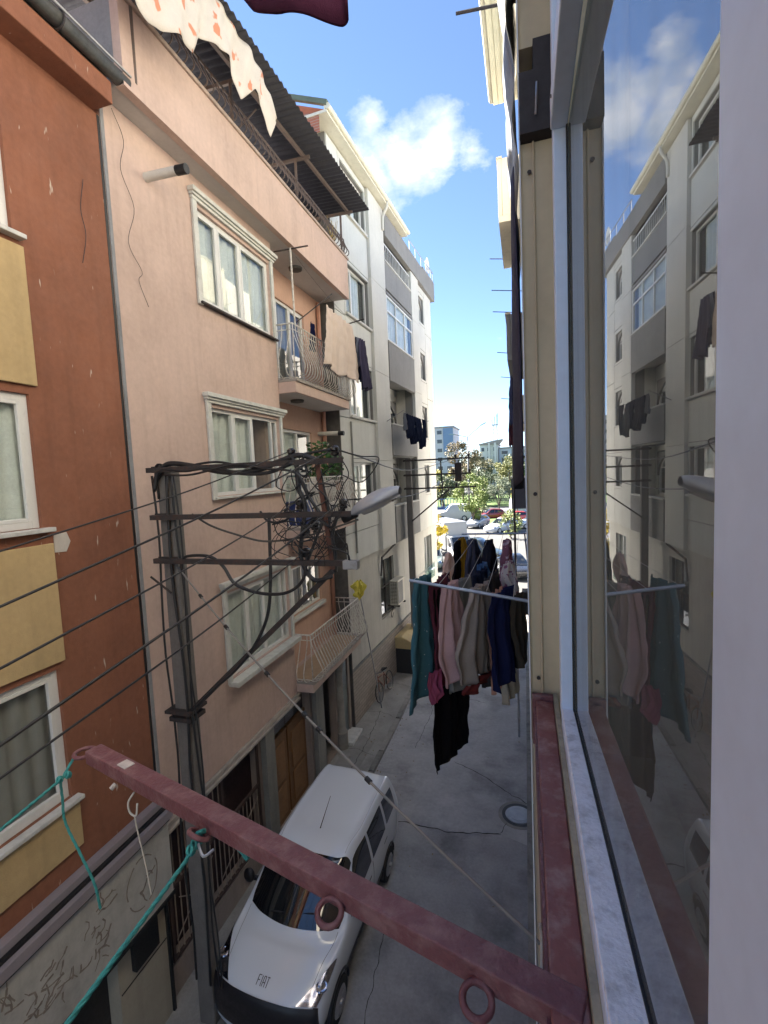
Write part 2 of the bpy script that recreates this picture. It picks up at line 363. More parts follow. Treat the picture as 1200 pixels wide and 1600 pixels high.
def strip(pts, w, z, name, m, parent):
    pts = [Vector((a, b, 0)) for a, b in pts]; fine = []
    for i in range(len(pts) - 1):
        n = max(2, int((pts[i + 1] - pts[i]).length / .07))
        for k in range(n): fine.append(pts[i].lerp(pts[i + 1], k / n))
    fine.append(pts[-1]); b = MB(); L_ = []; Rr = []
    for i, p in enumerate(fine):
        d = (fine[min(i + 1, len(fine) - 1)] - fine[max(i - 1, 0)]).normalized(); nn = Vector((-d.y, d.x, 0))
        j = mnoise.noise(Vector((p.x * 5, p.y * 5, 3))) * .05; ww = w * (.45 + .9 * abs(mnoise.noise(Vector((p.x * 9, p.y * 9, 1))))) * (1 if 0 < i < len(fine) - 1 else .1)
        q = p + nn * j; L_.append(q + nn * ww); Rr.append(q - nn * ww)
    n = len(fine); vs = [(q.x, q.y, z) for q in L_] + [(q.x, q.y, z) for q in Rr]
    b.add(vs, [(i, n + i, n + i + 1, i + 1) for i in range(n - 1)])
    l = parent.location; b.v = [(x - l.x, y - l.y, zz - l.z) for x, y, zz in b.v]
    o = bpy.data.objects.new(name, b.mesh(name)); COL.objects.link(o); o.parent = parent; o.data.materials.append(m); return o
def sheet(poly, z, name, m, parent):
    l = parent.location; b = MB().add([(x - l.x, y - l.y, z - l.z) for x, y in poly], [tuple(range(len(poly)))])
    o = bpy.data.objects.new(name, b.mesh(name)); COL.objects.link(o); o.parent = parent; o.data.materials.append(m); return o
sheet([(-3.9, -7.9), (.2, -7.9), (.2, 9.35), (-.6, 9.62), (-1.72, 9.42), (-3.0, 9.5), (-3.9, 9.4)], .001, 'asphalt_patch', M_ASPH2, street)
for k, (pts, w) in enumerate([([(-3.9, 9.42), (-3.0, 9.53), (-1.72, 9.44), (-.62, 9.64)], .018), ([(-.05, 10.72), (-.44, 10.9), (-1.07, 11.45), (-1.94, 11.94)], .014), ([(-.66, 9.64), (-.5, 10.0)], .01),
                              ([(-2.9, 15.2), (-2.2, 15.6), (-1.4, 15.3)], .01), ([(-3.1, 12.3), (-3.0, 14.2), (-3.2, 16.0)], .008), ([(-2.6, 3), (-2.3, 5.5), (-2.45, 7.4)], .008)]):
    strip(pts, w, .004, 'crack', M_CRACK, street)
walk = struct('pavement', MB().box(-5.6, -4.02, -8, 25.5, -.3, .085), M_WALKW)
for k in range(7): strip([(-5.2 + .02 * k, 9.6 + 2.1 * k), (-4.6, 9.7 + 2.1 * k), (-4.05, 9.5 + 2.1 * k)], .007, .089, 'joint', M_CRACK, walk)
strip([(-4.5, 9.8), (-4.45, 12), (-4.6, 14.0)], .01, .089, 'crack', M_CRACK, walk)
sheet([(-4.95, 10.6), (-4.3, 10.7), (-4.25, 12.2), (-4.7, 12.5), (-5.0, 12.0)], .088, 'mortar_patch', mat('old_mortar', (.26, .25, .235), .95, .2, 5, bump=.5), walk)
kb = MB().box(-.07, .07, -.44, .44, -.25, .095).mesh('kerb_stone')
y = -7.5; i = 0
while y < 25:
    o = inst('kerb_stone', kb, M_KERB, walk, (-3.95 - walk.location.x + random.uniform(-.012, .012), y - walk.location.y, -walk.location.z + random.uniform(-.015, .006)), (0, 0, random.uniform(-.012, .012)))
    if i == 0:
        q = o.modifiers.new('bevel', 'BEVEL'); q.width = .015; q.segments = 2
    y += .9; i += 1
# kerb strip along the right-hand wall
rk = struct('gutter_kerb', MB().box(-.10, .05, -8, 27, -.3, .07), M_KERB, bevel=.01)
# manhole
t = thing('manhole_cover', 'round grey iron manhole cover set in the street by the right-hand wall', 'manhole', (-.28, 10.3, 0))
part('frame_ring', MB().lathe([(.36, -.05), (.36, .008), (.29, .010), (.29, -.02)], (0, 0, 0), n=36), mat('iron_ring', (.10, .10, .10), .7, .2, 9, metal=.4), t)
part('cover_plate', MB().lathe([(.275, -.05), (.275, .012), (.20, .013), (.195, .018), (0.01, .018)], (0, 0, 0), n=36), mat('worn_iron', (.33, .34, .36), .5, .15, 8, metal=.5, bump=.3, bscale=80), t)

rg = MB().lathe([(.005, 0), (.005, .004)], (0, 0, 0), n=4)
for k in range(14):
    a = k * 2 * math.pi / 14; part('cover_rib', MB().bar((.21 * math.cos(a), .21 * math.sin(a), .0155), (.265 * math.cos(a), .265 * math.sin(a), .0155), .018, .004), mat('worn_iron', (.33, .34, .36)), t)
part('cement_collar', MB().lathe([(.45, -.05), (.44, .002), (.365, .006), (.365, -.05)], (0, 0, 0), n=30), mat('old_mortar', (.26, .25, .235)), t)
lt = random.Random(9); lb_ = MB()
for k in range(170):
    y_ = lt.uniform(7.5, 21); side_ = lt.random(); x = (-3.86 + abs(lt.gauss(0, .12))) if side_ < .45 else (-4.95 + lt.random() * .9) if side_ < .8 else lt.uniform(-3.7, -.3); z = .004 if x > -3.88 else .092; a = lt.uniform(0, 6.28); q = lt.uniform(.012, .04)
    lb_.add([(x + q * math.cos(a), y_ + q * math.sin(a), z + .004), (x - q * .5 * math.sin(a), y_ + q * .5 * math.cos(a), z + .012), (x - q * math.cos(a), y_ - q * math.sin(a), z + .003), (x + q * .5 * math.sin(a), y_ - q * .5 * math.cos(a), z + .006)], [(0, 1, 2, 3)])
top('leaf_litter', lb_, mat('dry_leaf', (.22, .15, .07), .9, .5, 30), None, None, kind='stuff')

# ================================================================== BROWN AND OCHRE BUILDING (left, nearest)
M_BROWN = mat('brown_plaster', (0.235, 0.093, 0.052), 0.85, 0.2, 1.1, streak=0.25, bump=0.35, bscale=70, fleck=(.55, .48, .4), fleck_amt=.8)
M_OCHRE = mat('ochre_plaster', (0.46, 0.335, 0.17), 0.88, 0.14, 1.3, streak=0.2, bump=0.4, bscale=80)
M_SIGN = mat('old_sign_board', (0.46, 0.45, 0.42), 0.7, 0.12, 2.2, streak=0.25, stain=(.24, .22, .20), stain_amt=.4, stain_scale=3)
M_GLUE = mat('glue_residue', (.24, .205, .175), .95, .35, 14)
M_METALTRIM = mat('mauve_metal_trim', (.27, .24, .26), .5, .1, 3)
bb = thing('brown_ochre_building', 'brown and ochre plastered apartment house at the left edge with an old shop sign', 'building', (-5.0, 0, 0))
BW = [(2.0, 3.82, 10.33, 11.95), (2.0, 3.82, 7.28, 8.70), (2.0, 3.84, 4.2, 5.70)]
BW2 = [(a - 3.4, b - 3.4, c, d) for a, b, c, d in BW]
part('wall', MB().wall(-7.0, 5.03, 3.0, 12.3, [h for h in BW + BW2], 0, .25), M_BROWN, bb)
shell(bb, -7.0, 5.03, 0, 12.3, 8, M_BROWN)
part('eave', MB().box(-7.5, .30, -7.2, 5.0, 12.301, 12.56), M_BROWN, bb, bevel=.012)
part('eave_coping', MB().box(-7.4, .22, -7.2, 5.02, 12.562, 12.70), mat('mossy_cement', (.16, .14, .12), .95, .3, 6, bump=.8, bscale=25), bb)
g_ = MB()
for s in range(2): g_.tube([(.33, -7.2, 12.72), (.33, 5.22, 12.66)], .085, 14)
part('gutter', MB().tube([(.33, -7.2, 12.72), (.33, 5.2, 12.66)], .085, 14), mat('dark_zinc_gutter', (.09, .09, .085), .55, .2, 5, metal=.5, stain=(.2, .19, .17), stain_amt=.5), bb, smooth=True)
part('gutter_lip', MB().tube([(.42, -7.2, 12.79), (.42, 5.2, 12.73)], .014, 6), M_STEEL, bb)
for k in range(2):
    part('gutter_clamp', MB().tube([(.33 + .094 * math.cos(a), 4.3 - 1.9 * k, 12.665 + .0105 * k + .094 * math.sin(a)) for a in [j * math.pi / 8 for j in range(17)]], .012, 5), M_RUST, bb)
part('roof', MB().prism([(.2, 12.7), (-4, 14.0), (-8, 12.7)], -7.2, 5.0, 'y'), mat('clay_roof', (.28, .10, .06), .9, .2, 4), bb)
for (z0, z1) in ((8.79, 10.22), (5.78, 7.10), (3.60, 4.12)):
    for a, c in ((1.92, 3.9), (-1.48, .5)): part('ochre_panel', MB().box(.002, .04, a, c, z0, z1), M_OCHRE, bb, bevel=.008)
for (a, b_, c, d) in BW: window(bb, a, b_, c, d, -.04, (.48,), fw=.075, curtain=M_CURTAIN_D if c < 5 else M_CURTAIN, sill=.14, sashes=(1,), cov=1.0)
for (a, b_, c, d) in BW2: window(bb, a, b_, c, d, -.04, (.48,), fw=.075, curtain=M_CURTAIN, sill=.14)
part('plaster_patch', MB().prism([(3.93, 7.18), (4.08, 7.20), (4.12, 7.09), (4.06, 6.98), (3.92, 6.99)], .003, .012, 'x'), mat('white_filler', (.5, .46, .42), .9, .15, 8), bb)
# shop front
part('shop_wall', MB().wall(-7.0, 5.03, 0, 2.995, [(-.5, 4.22, .05, 1.93)], -.03, .25), mat('beige_shop_wall', (.36, .33, .27), .85, .12, 2, streak=.3), bb)
part('shop_shutter', MB().wall(-.5, 4.22, .05, 1.93, (), -.22, .03), mat('dark_shutter', (.03, .027, .027), .6, .3, 5), bb)
sg = part('shop_sign', MB().box(.002, .14, -3.0, 5.06, 1.97, 3.04), M_SIGN, bb, bevel=.01, label='faded shop sign board with only glue traces of its lettering left')
part('sign_trim', MB().box(.143, .16, -3.0, 5.07, 3.02, 3.08), M_BLACK, sg); part('sign_trim', MB().box(.143, .16, -3.0, 5.07, 1.93, 1.985), M_BLACK, sg)
part('ledge', MB().box(.002, .22, -7.0, 5.08, 3.085, 3.21), M_METALTRIM, bb, bevel=.008)
part('ledge_trim', MB().box(.002, .16, -7.0, 5.085, 3.213, 3.25), M_BLACK, bb); part('ledge_trim', MB().box(.002, .12, -7.0, 5.075, 3.253, 3.34), M_METALTRIM, bb, bevel=.006)
# glue traces: a round emblem ring and broken letter shapes
ring = [(4.55 + .25 * math.cos(a) * (1 + .03 * math.sin(5 * a)), 2.55 + .33 * math.sin(a)) for a in [j * 2 * math.pi / 40 for j in range(41)]]
gb = MB()
for j in range(40):
    if j in (3, 4, 12, 21, 22, 30, 31): continue
    gb.bar((.1425, *ring[j]), (.1425, *ring[j + 1]), .004, .014, (0, 0, 1))
part('emblem_trace', gb, M_GLUE, sg)
def glue_squiggle(cu, cz, n, sc, seed):
    rr = random.Random(seed); b = MB()
    for k in range(n):
        p = (cu + rr.uniform(-1, 1) * sc * .42, cz + rr.uniform(-1, 1) * sc * .42); a = rr.uniform(-.5, 1.7)
        pts = [p]
        for j in range(rr.randint(2, 4)): a += rr.uniform(-.9, .9); pts.append((pts[-1][0] + math.cos(a) * sc * .22, pts[-1][1] + math.sin(a) * sc * .22))
        for j in range(len(pts) - 1): b.bar((.1418 + .0006 * (k % 4), *pts[j]), (.1418 + .0006 * (k % 4), *pts[j + 1]), .004, rr.uniform(.006, .022))
    part('letter_trace', b, M_GLUE, sg)
glue_squiggle(4.55, 2.52, 5, .26, 2)
for j, (cu, cz, n, sc) in enumerate([(3.98, 2.78, 6, .26), (3.8, 2.5, 7, .28), (3.86, 2.22, 6, .26), (3.3, 2.62, 7, .3), (3.3, 2.3, 7, .3), (3.05, 2.45, 6, .3), (2.85, 2.75, 6, .28), (3.55, 2.35, 4, .2)]): glue_squiggle(cu, cz, n, sc, 11 + j)
part('meter_box', MB().box(-.03, .05, 4.42, 4.83, 1.38, 1.86), M_BLACK, bb, bevel=.008)
part('wall_groove', MB().box(-.028, -.022, 4.24, 5.02, 1.235, 1.25), M_CRACK, bb)
part('joint_gap', MB().box(-.3, .003, 5.031, 5.072, 0, 12.29), M_BLACK, bb)
part('wall_wire', MB().tube(crom([(.02, 4.73, 11.35), (.02, 4.66, 10.98), (.02, 4.70, 10.7), (.02, 4.62, 10.35)], 6), .004, 5), M_CABLE, bb)

# ================================================================== PINK BUILDING
M_PINK = mat('pink_plaster', (0.54, 0.40, 0.34), 0.88, 0.14, 0.9, streak=0.2, bump=0.35, bscale=60, stain=(.44, .325, .27), stain_amt=.55, stain_scale=1.0)
M_PINK2 = mat('salmon_plaster', (0.53, 0.34, 0.26), 0.88, 0.10, 1.2, streak=0.12, bump=0.3, bscale=60)
M_SOFFIT = mat('grey_soffit_paint', (.52, .50, .48), .9, .1, 1.5, stain=(.42, .40, .385), stain_amt=.4)
M_CEMENT = mat('cement_render', (.24, .245, .26), .95, .2, 1.6, bump=.5, bscale=40, stain=(.15, .15, .16), stain_amt=.5)
M_RAILW = mat('rusty_white_railing', (.56, .53, .48), .6, .15, 8, stain=(.2, .11, .07), stain_amt=.55, stain_scale=14)
M_RAILD = mat('dark_wrought_iron', (.10, .075, .065), .65, .2, 8, stain=(.16, .08, .05), stain_amt=.4, stain_scale=12)
pk = thing('pink_building', 'pink plastered apartment house with balconies and a roof terrace under corrugated sheeting', 'building', (-5.0, 0, 0))
PW = [(6.86, 9.13, 10.62, 12.12), (6.86, 9.15, 7.44, 8.93), (6.92, 9.13, 4.22, 5.74)]
part('wall', MB().wall(5.075, 9.25, 2.88, 12.58, PW, 0, .25), M_PINK, pk)
part('return_wall', MB().box(-.75, -.252, 9.0, 9.25, 2.88, 12.58), M_PINK, pk)
RW = [(9.75, 11.75, 9.95, 11.92), (10.1, 11.85, 7.0, 8.88), (9.8, 11.9, 4.30, 5.48)]
part('recessed_wall', MB().wall(9.252, 12.75, 2.88, 12.58, RW, -.5, .2), M_PINK2, pk)
shell(pk, 5.075, 12.75, 0, 12.58, 8, M_CEMENT, -.55, roof=False)
part('roof_slab', MB().box(-8, .4, 5.09, 12.85, 12.582, 12.72), M_SOFFIT, pk)
part('terrace_parapet', MB().box(.28, .402, 5.09, 12.85, 12.57, 13.62), M_PINK, pk)
part('parapet_side', MB().box(-8, .279, 5.092, 5.22, 12.722, 13.62), M_CEMENT, pk); part('parapet_side', MB().box(-8, .279, 12.72, 12.848, 12.722, 13.62), M_PINK, pk)
part('parapet_coping', MB().box(.25, .44, 5.05, 12.89, 13.622, 13.68), mat('coping_stone', (.42, .33, .28), .85, .15, 5, stain=(.2, .16, .14), stain_amt=.6, stain_scale=6), pk, bevel=.008)
def rail_set(parent, x, u0, u1, zb, h, mtl, bulge=.18, step=.125, side=None, ri=.011, mid=True, s0=None):
    prof = [(0, h), (.02, .8 * h), (bulge * .55, .52 * h), (bulge, .25 * h), (bulge * .8, .08 * h), (0, .0)]
    me = MB().tube(crom([(a, 0, b) for a, b in prof], 3), ri, 5).mesh('railing_bar')
    rl = MB(); rl.tube([(x, u0, zb + h), (x, u1, zb + h)], ri * 1.7, 6)
    if mid: rl.tube([(x, u0, zb + h - .12), (x, u1, zb + h - .12)], ri, 6)
    rl.tube([(x, u0, zb + .03), (x, u1, zb + .03)], ri, 6)
    if side is not None:
        for u in (u0, u1):
            rl.tube([(side, u, zb + h), (x, u, zb + h)], ri * 1.7, 6); rl.tube([(side, u, zb + .03), (x, u, zb + .03)], ri, 6)
            if mid: rl.tube([(side, u, zb + h - .12), (x, u, zb + h - .12)], ri, 6)
    for u in (u0, u1): rl.tube([(x, u, zb), (x, u, zb + h)], ri * 1.3, 6)
    r_ = part('railing', rl, mtl, parent, smooth=True)
    n = int((u1 - u0) / step)
    for i in range(n + 1): inst('railing_bar', me, mtl, r_, (x, u0 + (u1 - u0) * i / n, zb))
    if side is not None:
        n = max(1, int((x - side) / .14))
        for u, a in ((u0, -math.pi / 2), (u1, math.pi / 2)):
            for i in range(n): inst('railing_bar', me, mtl, r_, (side + (x - side) * (i + .5) / n, u, zb), (0, 0, a))
    return r_
rail_set(pk, .34, 5.2, 12.8, 13.69, .46, M_RAILD, .14, .15, None, .012, False)
# terrace canopy: posts, beams, corrugated sheets
M_CORR = mat('dark_corrugated_sheet', (.022, .022, .032), .6, .18, 3, metal=.3, stain=(.05, .045, .045), stain_amt=.3, stain_scale=5)
cz = lambda y_: 14.32 + .066 * (y_ - 5)
cn = thing('terrace_canopy', 'dark corrugated canopy over the roof terrace of the pink house', 'canopy', (-5.0, 5.0, 13.7))
def corr(s, t, a, b):
    yy = a + (b - a) * s; xx = -3.92 - 3.6 * t
    return (xx, yy, cz(yy) + .02 + .10 * t + .022 * math.sin(yy * 2 * math.pi / .16))
ys = [3.2 + 1.21 * k for k in range(9)]
for k in range(8):
    b = MB().grid(lambda s, t: corr(s, t, ys[k] - .02, ys[k + 1] + .04), 44, 2); b.v = [(x, y_, z + .006 * (k % 2)) for x, y_, z in b.v]
    part('corrugated_sheet', b, M_CORR, cn, smooth=True, world=True, solid=.004)
for xx in (-4.45, -5.6, -7.0): part('purlin', MB().bar((xx, 3.3, cz(3.3) - .05), (xx, 12.8, cz(12.8) - .05), .06, .07), M_RAILD, cn, world=True)
for yy, xx in ((5.3, -4.62), (7.55, -4.66), (9.95, -4.66), (12.6, -4.66), (7.6, -7.0), (12.6, -7.0)):
    part('post', MB().tube([(xx, yy, 12.725), (xx + .02, yy, cz(yy) - .08)], .03, 8), M_RAILD, cn, world=True)
for yy in (5.3, 7.55, 9.95, 12.6): part('rafter', MB().bar((-4.3, yy, cz(yy) - .10), (-7.4, yy, cz(yy) - .05), .05, .06), M_RAILD, cn, world=True)
part('brace', MB().tube([(-4.62, 7.7, 13.75), (-4.6, 8.3, cz(8.3) - .08)], .014, 6), M_RAILD, cn, world=True)
# torn floral sheet hanging under the canopy edge
M_FLORAL = pattern_mat('floral_sheet', (.60, .55, .49), (.58, .24, .14), 4.2, .60)
TORN = [(4.3, 13.35), (4.6, 13.22), (4.89, 13.17), (5.03, 13.08), (5.21, 13.12), (5.54, 13.3), (5.86, 13.36), (5.99, 13.71), (6.33, 13.83), (6.6, 13.92), (6.84, 13.69), (6.94, 13.54), (7.26, 13.95), (7.54, 13.86), (7.87, 13.59), (7.97, 13.9)]
FTOP = [(4.3, 14.28), (6.5, 14.42), (7.06, 14.42), (7.6, 14.32), (7.81, 14.22), (7.97, 13.95)]
def pl(tab, y_):
    for i in range(len(tab) - 1):
        if y_ <= tab[i + 1][0] + 1e-6:
            k = (y_ - tab[i][0]) / (tab[i + 1][0] - tab[i][0]); return tab[i][1] + (tab[i + 1][1] - tab[i][1]) * k
    return tab[-1][1]
def fl(s, t):
    y_ = 4.3 + 3.67 * s; zt = pl(FTOP, y_); zb = pl(TORN, y_); zz = zt + (zb - zt) * t
    return (-4.02 + .035 * math.sin(y_ * 7 + 1) * (.3 + t) + .02 * math.sin(y_ * 17 + 3 * t) - .06 * t + .03 * mnoise.noise(Vector((y_ * 3, zz * 3, 1))), y_ + .03 * math.sin(zz * 6) * t, zz)
top('floral_sheet', MB().grid(fl, 110, 14), M_FLORAL, 'torn white sheet with orange flowers hanging below the canopy edge', 'sheet', smooth=True, solid=.004)
b = MB()
rnd = random.Random(4)
for k in range(26):
    a = rnd.uniform(-.5, .5); b.bar((-4.72, 12.15 + rnd.uniform(-.06, .06), 13.72), (-4.72 + a * .25, 12.15 + rnd.uniform(-.2, .2), 14.05 + rnd.uniform(0, .42)), .012, .004)
top('dry_palm_plant', b, mat('dry_straw', (.34, .25, .09), .9, .25, 8), 'dry straw-coloured plant behind the terrace railing under the canopy end', 'plant')
# windows of the main bay with moulded surrounds
def surround(x, a, c, z0, z1, drop=.0):
    for q0, q1 in ((a - .13, a - .02), (c + .01, min(c + .10, 9.245))): part('window_trim', MB().box(.002, .05, q0, q1, z0 - .06, z1 + .06), M_PVC_DIRTY, pk, bevel=.01)
    s_ = None
    h = MB()
    for q, (d, e, f) in enumerate(((.055, 0, .05), (.085, .05, .09), (.12, .09, .16))): h.box(.003, d, a - .14 - .02 * q, c + .16 + .02 * q, z1 + .06 + e + .001, z1 + .06 + f)
    part('hood_moulding', h, M_PVC_DIRTY, pk, bevel=.006)
for i, (a, c, z0, z1) in enumerate(PW):
    surround(0, a, c, z0, z1)
    window(pk, a, c, z0, z1, -.05, ((.30, .58, .9) if i else (.26, .56)), curtain=[M_CURTAIN, M_CURTAIN, M_CURTAIN][i], fw=.06, sashes=((0, 1, 2) if i == 0 else (1,)), cov=[1, .62, 1][i])
    part('window_sill', MB().box(.002, [.09, .09, .2][i], a - .1, c + .11, z0 - [.05, .05, .10][i], z0 - .012), [M_RUST, M_PVC_DIRTY, M_PVC_DIRTY][i], pk, bevel=.008)
# recessed windows and balcony doors
window(pk, 9.75, 11.75, 9.95, 11.92, -.55, (.30, .62), curtain=M_CURTAIN_D, fw=.07, sashes=(2,), name='balcony_door', cov=.7)
window(pk, 10.1, 11.85, 7.0, 8.88, -.55, (.55,), (.42,), curtain=M_CURTAIN, fw=.07, cov=.6)
window(pk, 9.8, 11.9, 4.30, 5.48, -.55, (.28, .5, .78), curtain=M_CURTAIN_D, fw=.06, cov=.5)
part('window_sill', MB().box(-.498, -.38, 9.3, 11.95, 4.2, 4.29), M_PVC_DIRTY, pk, bevel=.008)
def balcony(z0, z1, zr, mtl, bulge):
    s_ = part('balcony_slab', MB().box(-.498, .40, 9.262, 12.45, z0, z1 - .06), M_PINK, pk, bevel=.01)
    part('slab_coping', MB().box(-.3, .44, 9.255, 12.5, z1 - .058, z1), mat('slab_edge_concrete', (.34, .31, .28), .85, .15, 4, stain=(.2, .17, .15), stain_amt=.5), s_, bevel=.008)
    part('slab_soffit', MB().box(-.497, .36, 9.30, 12.41, z0 - .006, z0 - .002), M_SOFFIT, s_)
    rail_set(pk, .38, 9.3, 12.42, z1, zr - z1, mtl, bulge, .125, -.3)
balcony(9.50, 9.79, 10.93, M_RAILW, .24); balcony(6.32, 6.60, 7.68, M_RAILW, .22); balcony(2.89, 3.14, 4.20, M_RAILW, .26)
for (zz, yy) in ((12.575, 10.5), (9.49, 10.2)): part('ceiling_lamp', MB().lathe([(.16, 0), (.15, -.05), (.05, -.07), (.01, -.07)], (-.05, yy, zz), n=20), mat('dusty_lamp', (.07, .065, .06), .6, .2, 9), pk, smooth=30)
part('gold_floor_tile', MB().box(-.29, .35, 9.31, 12.3, 3.141, 3.145), mat('tan_tiles', (.42, .30, .19), .6, .15, 7), pk)
part('rain_pipe', MB().tube([(-.42, 12.55, 2.9), (-.42, 12.55, 12.5)], .055, 10), mat('pink_painted_pipe', (.48, .25, .18), .6, .12, 5), pk, smooth=True)
for (x, yy, zz, ln) in ((0, 5.8, 11.97, .52), (-.5, 12.3, 8.88, .6)):
    s_ = part('drain_spout', MB().tube([(x - .05, yy, zz), (x + ln, yy, zz - .02)], .06, 14), mat('white_drain_pipe', (.55, .54, .5), .45, .12, 6, stain=(.3, .27, .22), stain_amt=.4), pk, smooth=50)
    part('spout_cap', MB().tube([(x + ln, yy, zz - .02), (x + ln + .16, yy, zz - .03)], .064, 14), M_BLACK, s_, smooth=50)
part('wall_wire', MB().tube(crom([(.03, 5.25, 12.5), (.04, 5.4, 12.2), (.03, 5.32, 11.8), (.03, 5.5, 11.4), (.03, 5.35, 10.9), (.03, 5.55, 10.6), (.03, 5.48, 10.45), (.03, 5.62, 10.15)], 6), .0035, 5), M_CABLE, pk)
part('edge_plaster', MB().box(.002, .012, 5.078, 5.13, 3.1, 12.5), M_CEMENT, pk)
# ground floor: barred gates, pilasters, doors
M_WOOD = mat('brown_door_wood', (.17, .085, .035), .6, .2, 4, streak=.3)
M_GRILL = mat('maroon_grille_paint', (.075, .05, .045), .6, .2, 8)
part('lintel', MB().box(-.4, .05, 5.08, 9.26, 2.80, 2.875), mat('lintel_trim', (.40, .36, .32), .8, .15, 5, stain=(.2, .17, .15), stain_amt=.5), pk, bevel=.012)
part('lintel_lip', MB().box(-.4, .085, 5.08, 9.24, 2.74, 2.797), mat('lintel_trim', (.4, .36, .32)), pk, bevel=.01)
part('ground_wall', MB().wall(5.08, 12.75, 0, 2.73, [(5.2, 7.75, .55, 2.66), (8.2, 10.05, .1, 2.66), (10.62, 11.6, .1, 2.66), (11.98, 12.6, .1, 2.66)], -.12, .2), mat('ground_floor_plaster', (.30, .25, .23), .9, .15, 2, streak=.35, bump=.4), pk)
part('gate_backing', MB().box(-.5, -.34, 5.2, 10.1, .05, 2.7), mat('maroon_shutter', (.045, .026, .028), .6, .25, 4), pk)
gt = part('window_grille', MB().box(-.15, -.11, 5.22, 7.73, 1.70, 1.76).box(-.15, -.11, 5.22, 7.73, .6, .65).box(-.15, -.11, 5.22, 5.27, .65, 1.70).box(-.15, -.11, 7.68, 7.73, .65, 2.64).box(-.15, -.11, 6.55, 6.61, 1.76, 2.64), M_GRILL, pk)
bm_ = MB().tube([(0, 0, 0), (0, 0, 1.0)], .011, 5).mesh('grille_bar'); M_BAR = mat('pale_bar_paint', (.27, .22, .19), .6, .2, 8)
for i in range(20): inst('grille_bar', bm_, M_BAR, gt, (-.125, 5.34 + .12 * i, .66), (0, 0, 0), (1, 1, 1.05 if i % 2 else 1.04))
for i in range(9): inst('grille_bar', bm_, M_BAR, gt, (-.125, 5.36 + .14 * i, 1.77), (0, 0, 0), (1, 1, .87))
for a, c, d, e in ((5.3, .9, 6.2, 1.5), (6.4, .9, 7.6, 1.55), (5.4, 1.5, 6.1, .95)): part('grille_scroll', MB().tube([(-.10, a, c), (-.10, d, e)], .009, 5), M_BAR, gt)
part('stone_pilaster', MB().box(-.1, .03, 7.80, 8.14, .05, 2.735), M_CONC, pk, bevel=.012)
part('stone_pilaster', MB().box(-.1, .03, 10.12, 10.55, .05, 2.735), M_CONC, pk, bevel=.012)
for (a, c) in ((8.25, 9.1), (9.16, 10.03)):
    d_ = part('wooden_door', MB().box(-.33, -.26, a, c, .1, 2.05), M_WOOD, pk, bevel=.008)
    part('transom_pane', MB().box(-.32, -.3, a, c, 2.12, 2.62), M_GLASS, d_); part('transom_bar', MB().box(-.33, -.25, a, c, 2.055, 2.115), M_WOOD, d_)
    for z0, z1 in ((.25, .95), (1.05, 1.9)):
        h = .018
        part('door_panel', MB().prism([(a + .14, z0), (c - .14, z0), (c - .14, z1), (a + .14, z1)], -.262, -.235, 'x'), mat('door_panel_wood', (.22, .115, .05), .55, .2, 4), d_, bevel=.01)
part('entry_backing', MB().box(-1.2, -1.1, 10.6, 12.7, .05, 2.7), M_DARK, pk)
cb = MB().lathe([(.17, .09), (.17, .55), (.12, .62), (.105, 1.2), (.10, 2.2), (.13, 2.5), (.16, 2.55), (.16, 2.73)], (-.06, 11.79, 0), n=24)
part('entry_column', cb, mat('old_stone', (.30, .28, .25), .85, .18, 5, bump=.4, stain=(.17, .15, .13), stain_amt=.5), pk, smooth=35)
part('metal_door', MB().box(-.2, -.16, 11.99, 12.59, .1, 2.62), mat('blue_grey_door', (.16, .19, .20), .5, .12, 4, stain=(.09, .1, .1), stain_amt=.5), pk, bevel=.01)
part('door_pane', MB().box(-.158, -.153, 12.06, 12.52, 1.35, 2.5), M_GLASS, pk)
part('door_step', MB().box(-.2, .22, 11.9, 12.72, .086, .17), M_MARBLE, pk, bevel=.01)

# ================================================================== GREY BUILDING (rotated a little towards the street)
PHI = -math.atan(.06)
M_GREY = mat('grey_render_panel', (.57, .575, .54), .85, .08, 1.1, streak=.14, bump=.25, bscale=70)
M_GROOVE = mat('panel_groove', (.2, .2, .19), .9, .1, 3)
M_PIL = mat('pale_render', (.55, .54, .50), .85, .08, 1.2, streak=.12, bump=.25, bscale=70)
M_DGREY = mat('dark_grey_render', (.21, .205, .20), .85, .1, 1.4, streak=.2, bump=.3, bscale=60)
M_GUTW = mat('cream_gutter', (.62, .60, .50), .5, .08, 3, streak=.2)
gy = thing('grey_building', 'grey rendered apartment block with dark balcony fronts and arched windows past the pink house', 'building', (-5.05, 12.85, 0), PHI)
F = [5.10, 8.15, 11.2, 14.25]      # floor lines
g_holes1 = [(.85, 2.72, 15.55, 16.9), (.85, 2.78, 12.54, 14.05), (.85, 2.78, 9.50, 11.15), (.85, 2.74, 6.72, 8.08)]
g_holes3 = [(8.95, 9.95, 14.6, 15.75), (8.95, 9.95, 12.0, 13.2), (8.95, 9.95, 9.32, 10.75), (8.95, 9.95, 6.7, 8.0)]
b2 = [(4.3, 7.55, 15.35, 16.6), (4.3, 7.55, 12.55, 14.2), (4.3, 7.55, 9.5, 11.3), (4.3, 7.55, 6.45, 8.3)]
part('facade_wall', MB().wall(0, 11.35, 5.05, 17.1, g_holes1 + g_holes3 + b2, -.04, .3), M_GROOVE, gy)
shell(gy, 0.01, 11.34, 0, 17.1, 9, M_DGREY, -.1)
part('brick_return', MB().box(-.8, -.006, -.02, .008, 0, 16), mat('dark_block_return', (.10, .095, .09), .95, .25, 8, bump=.6, bscale=30), gy)
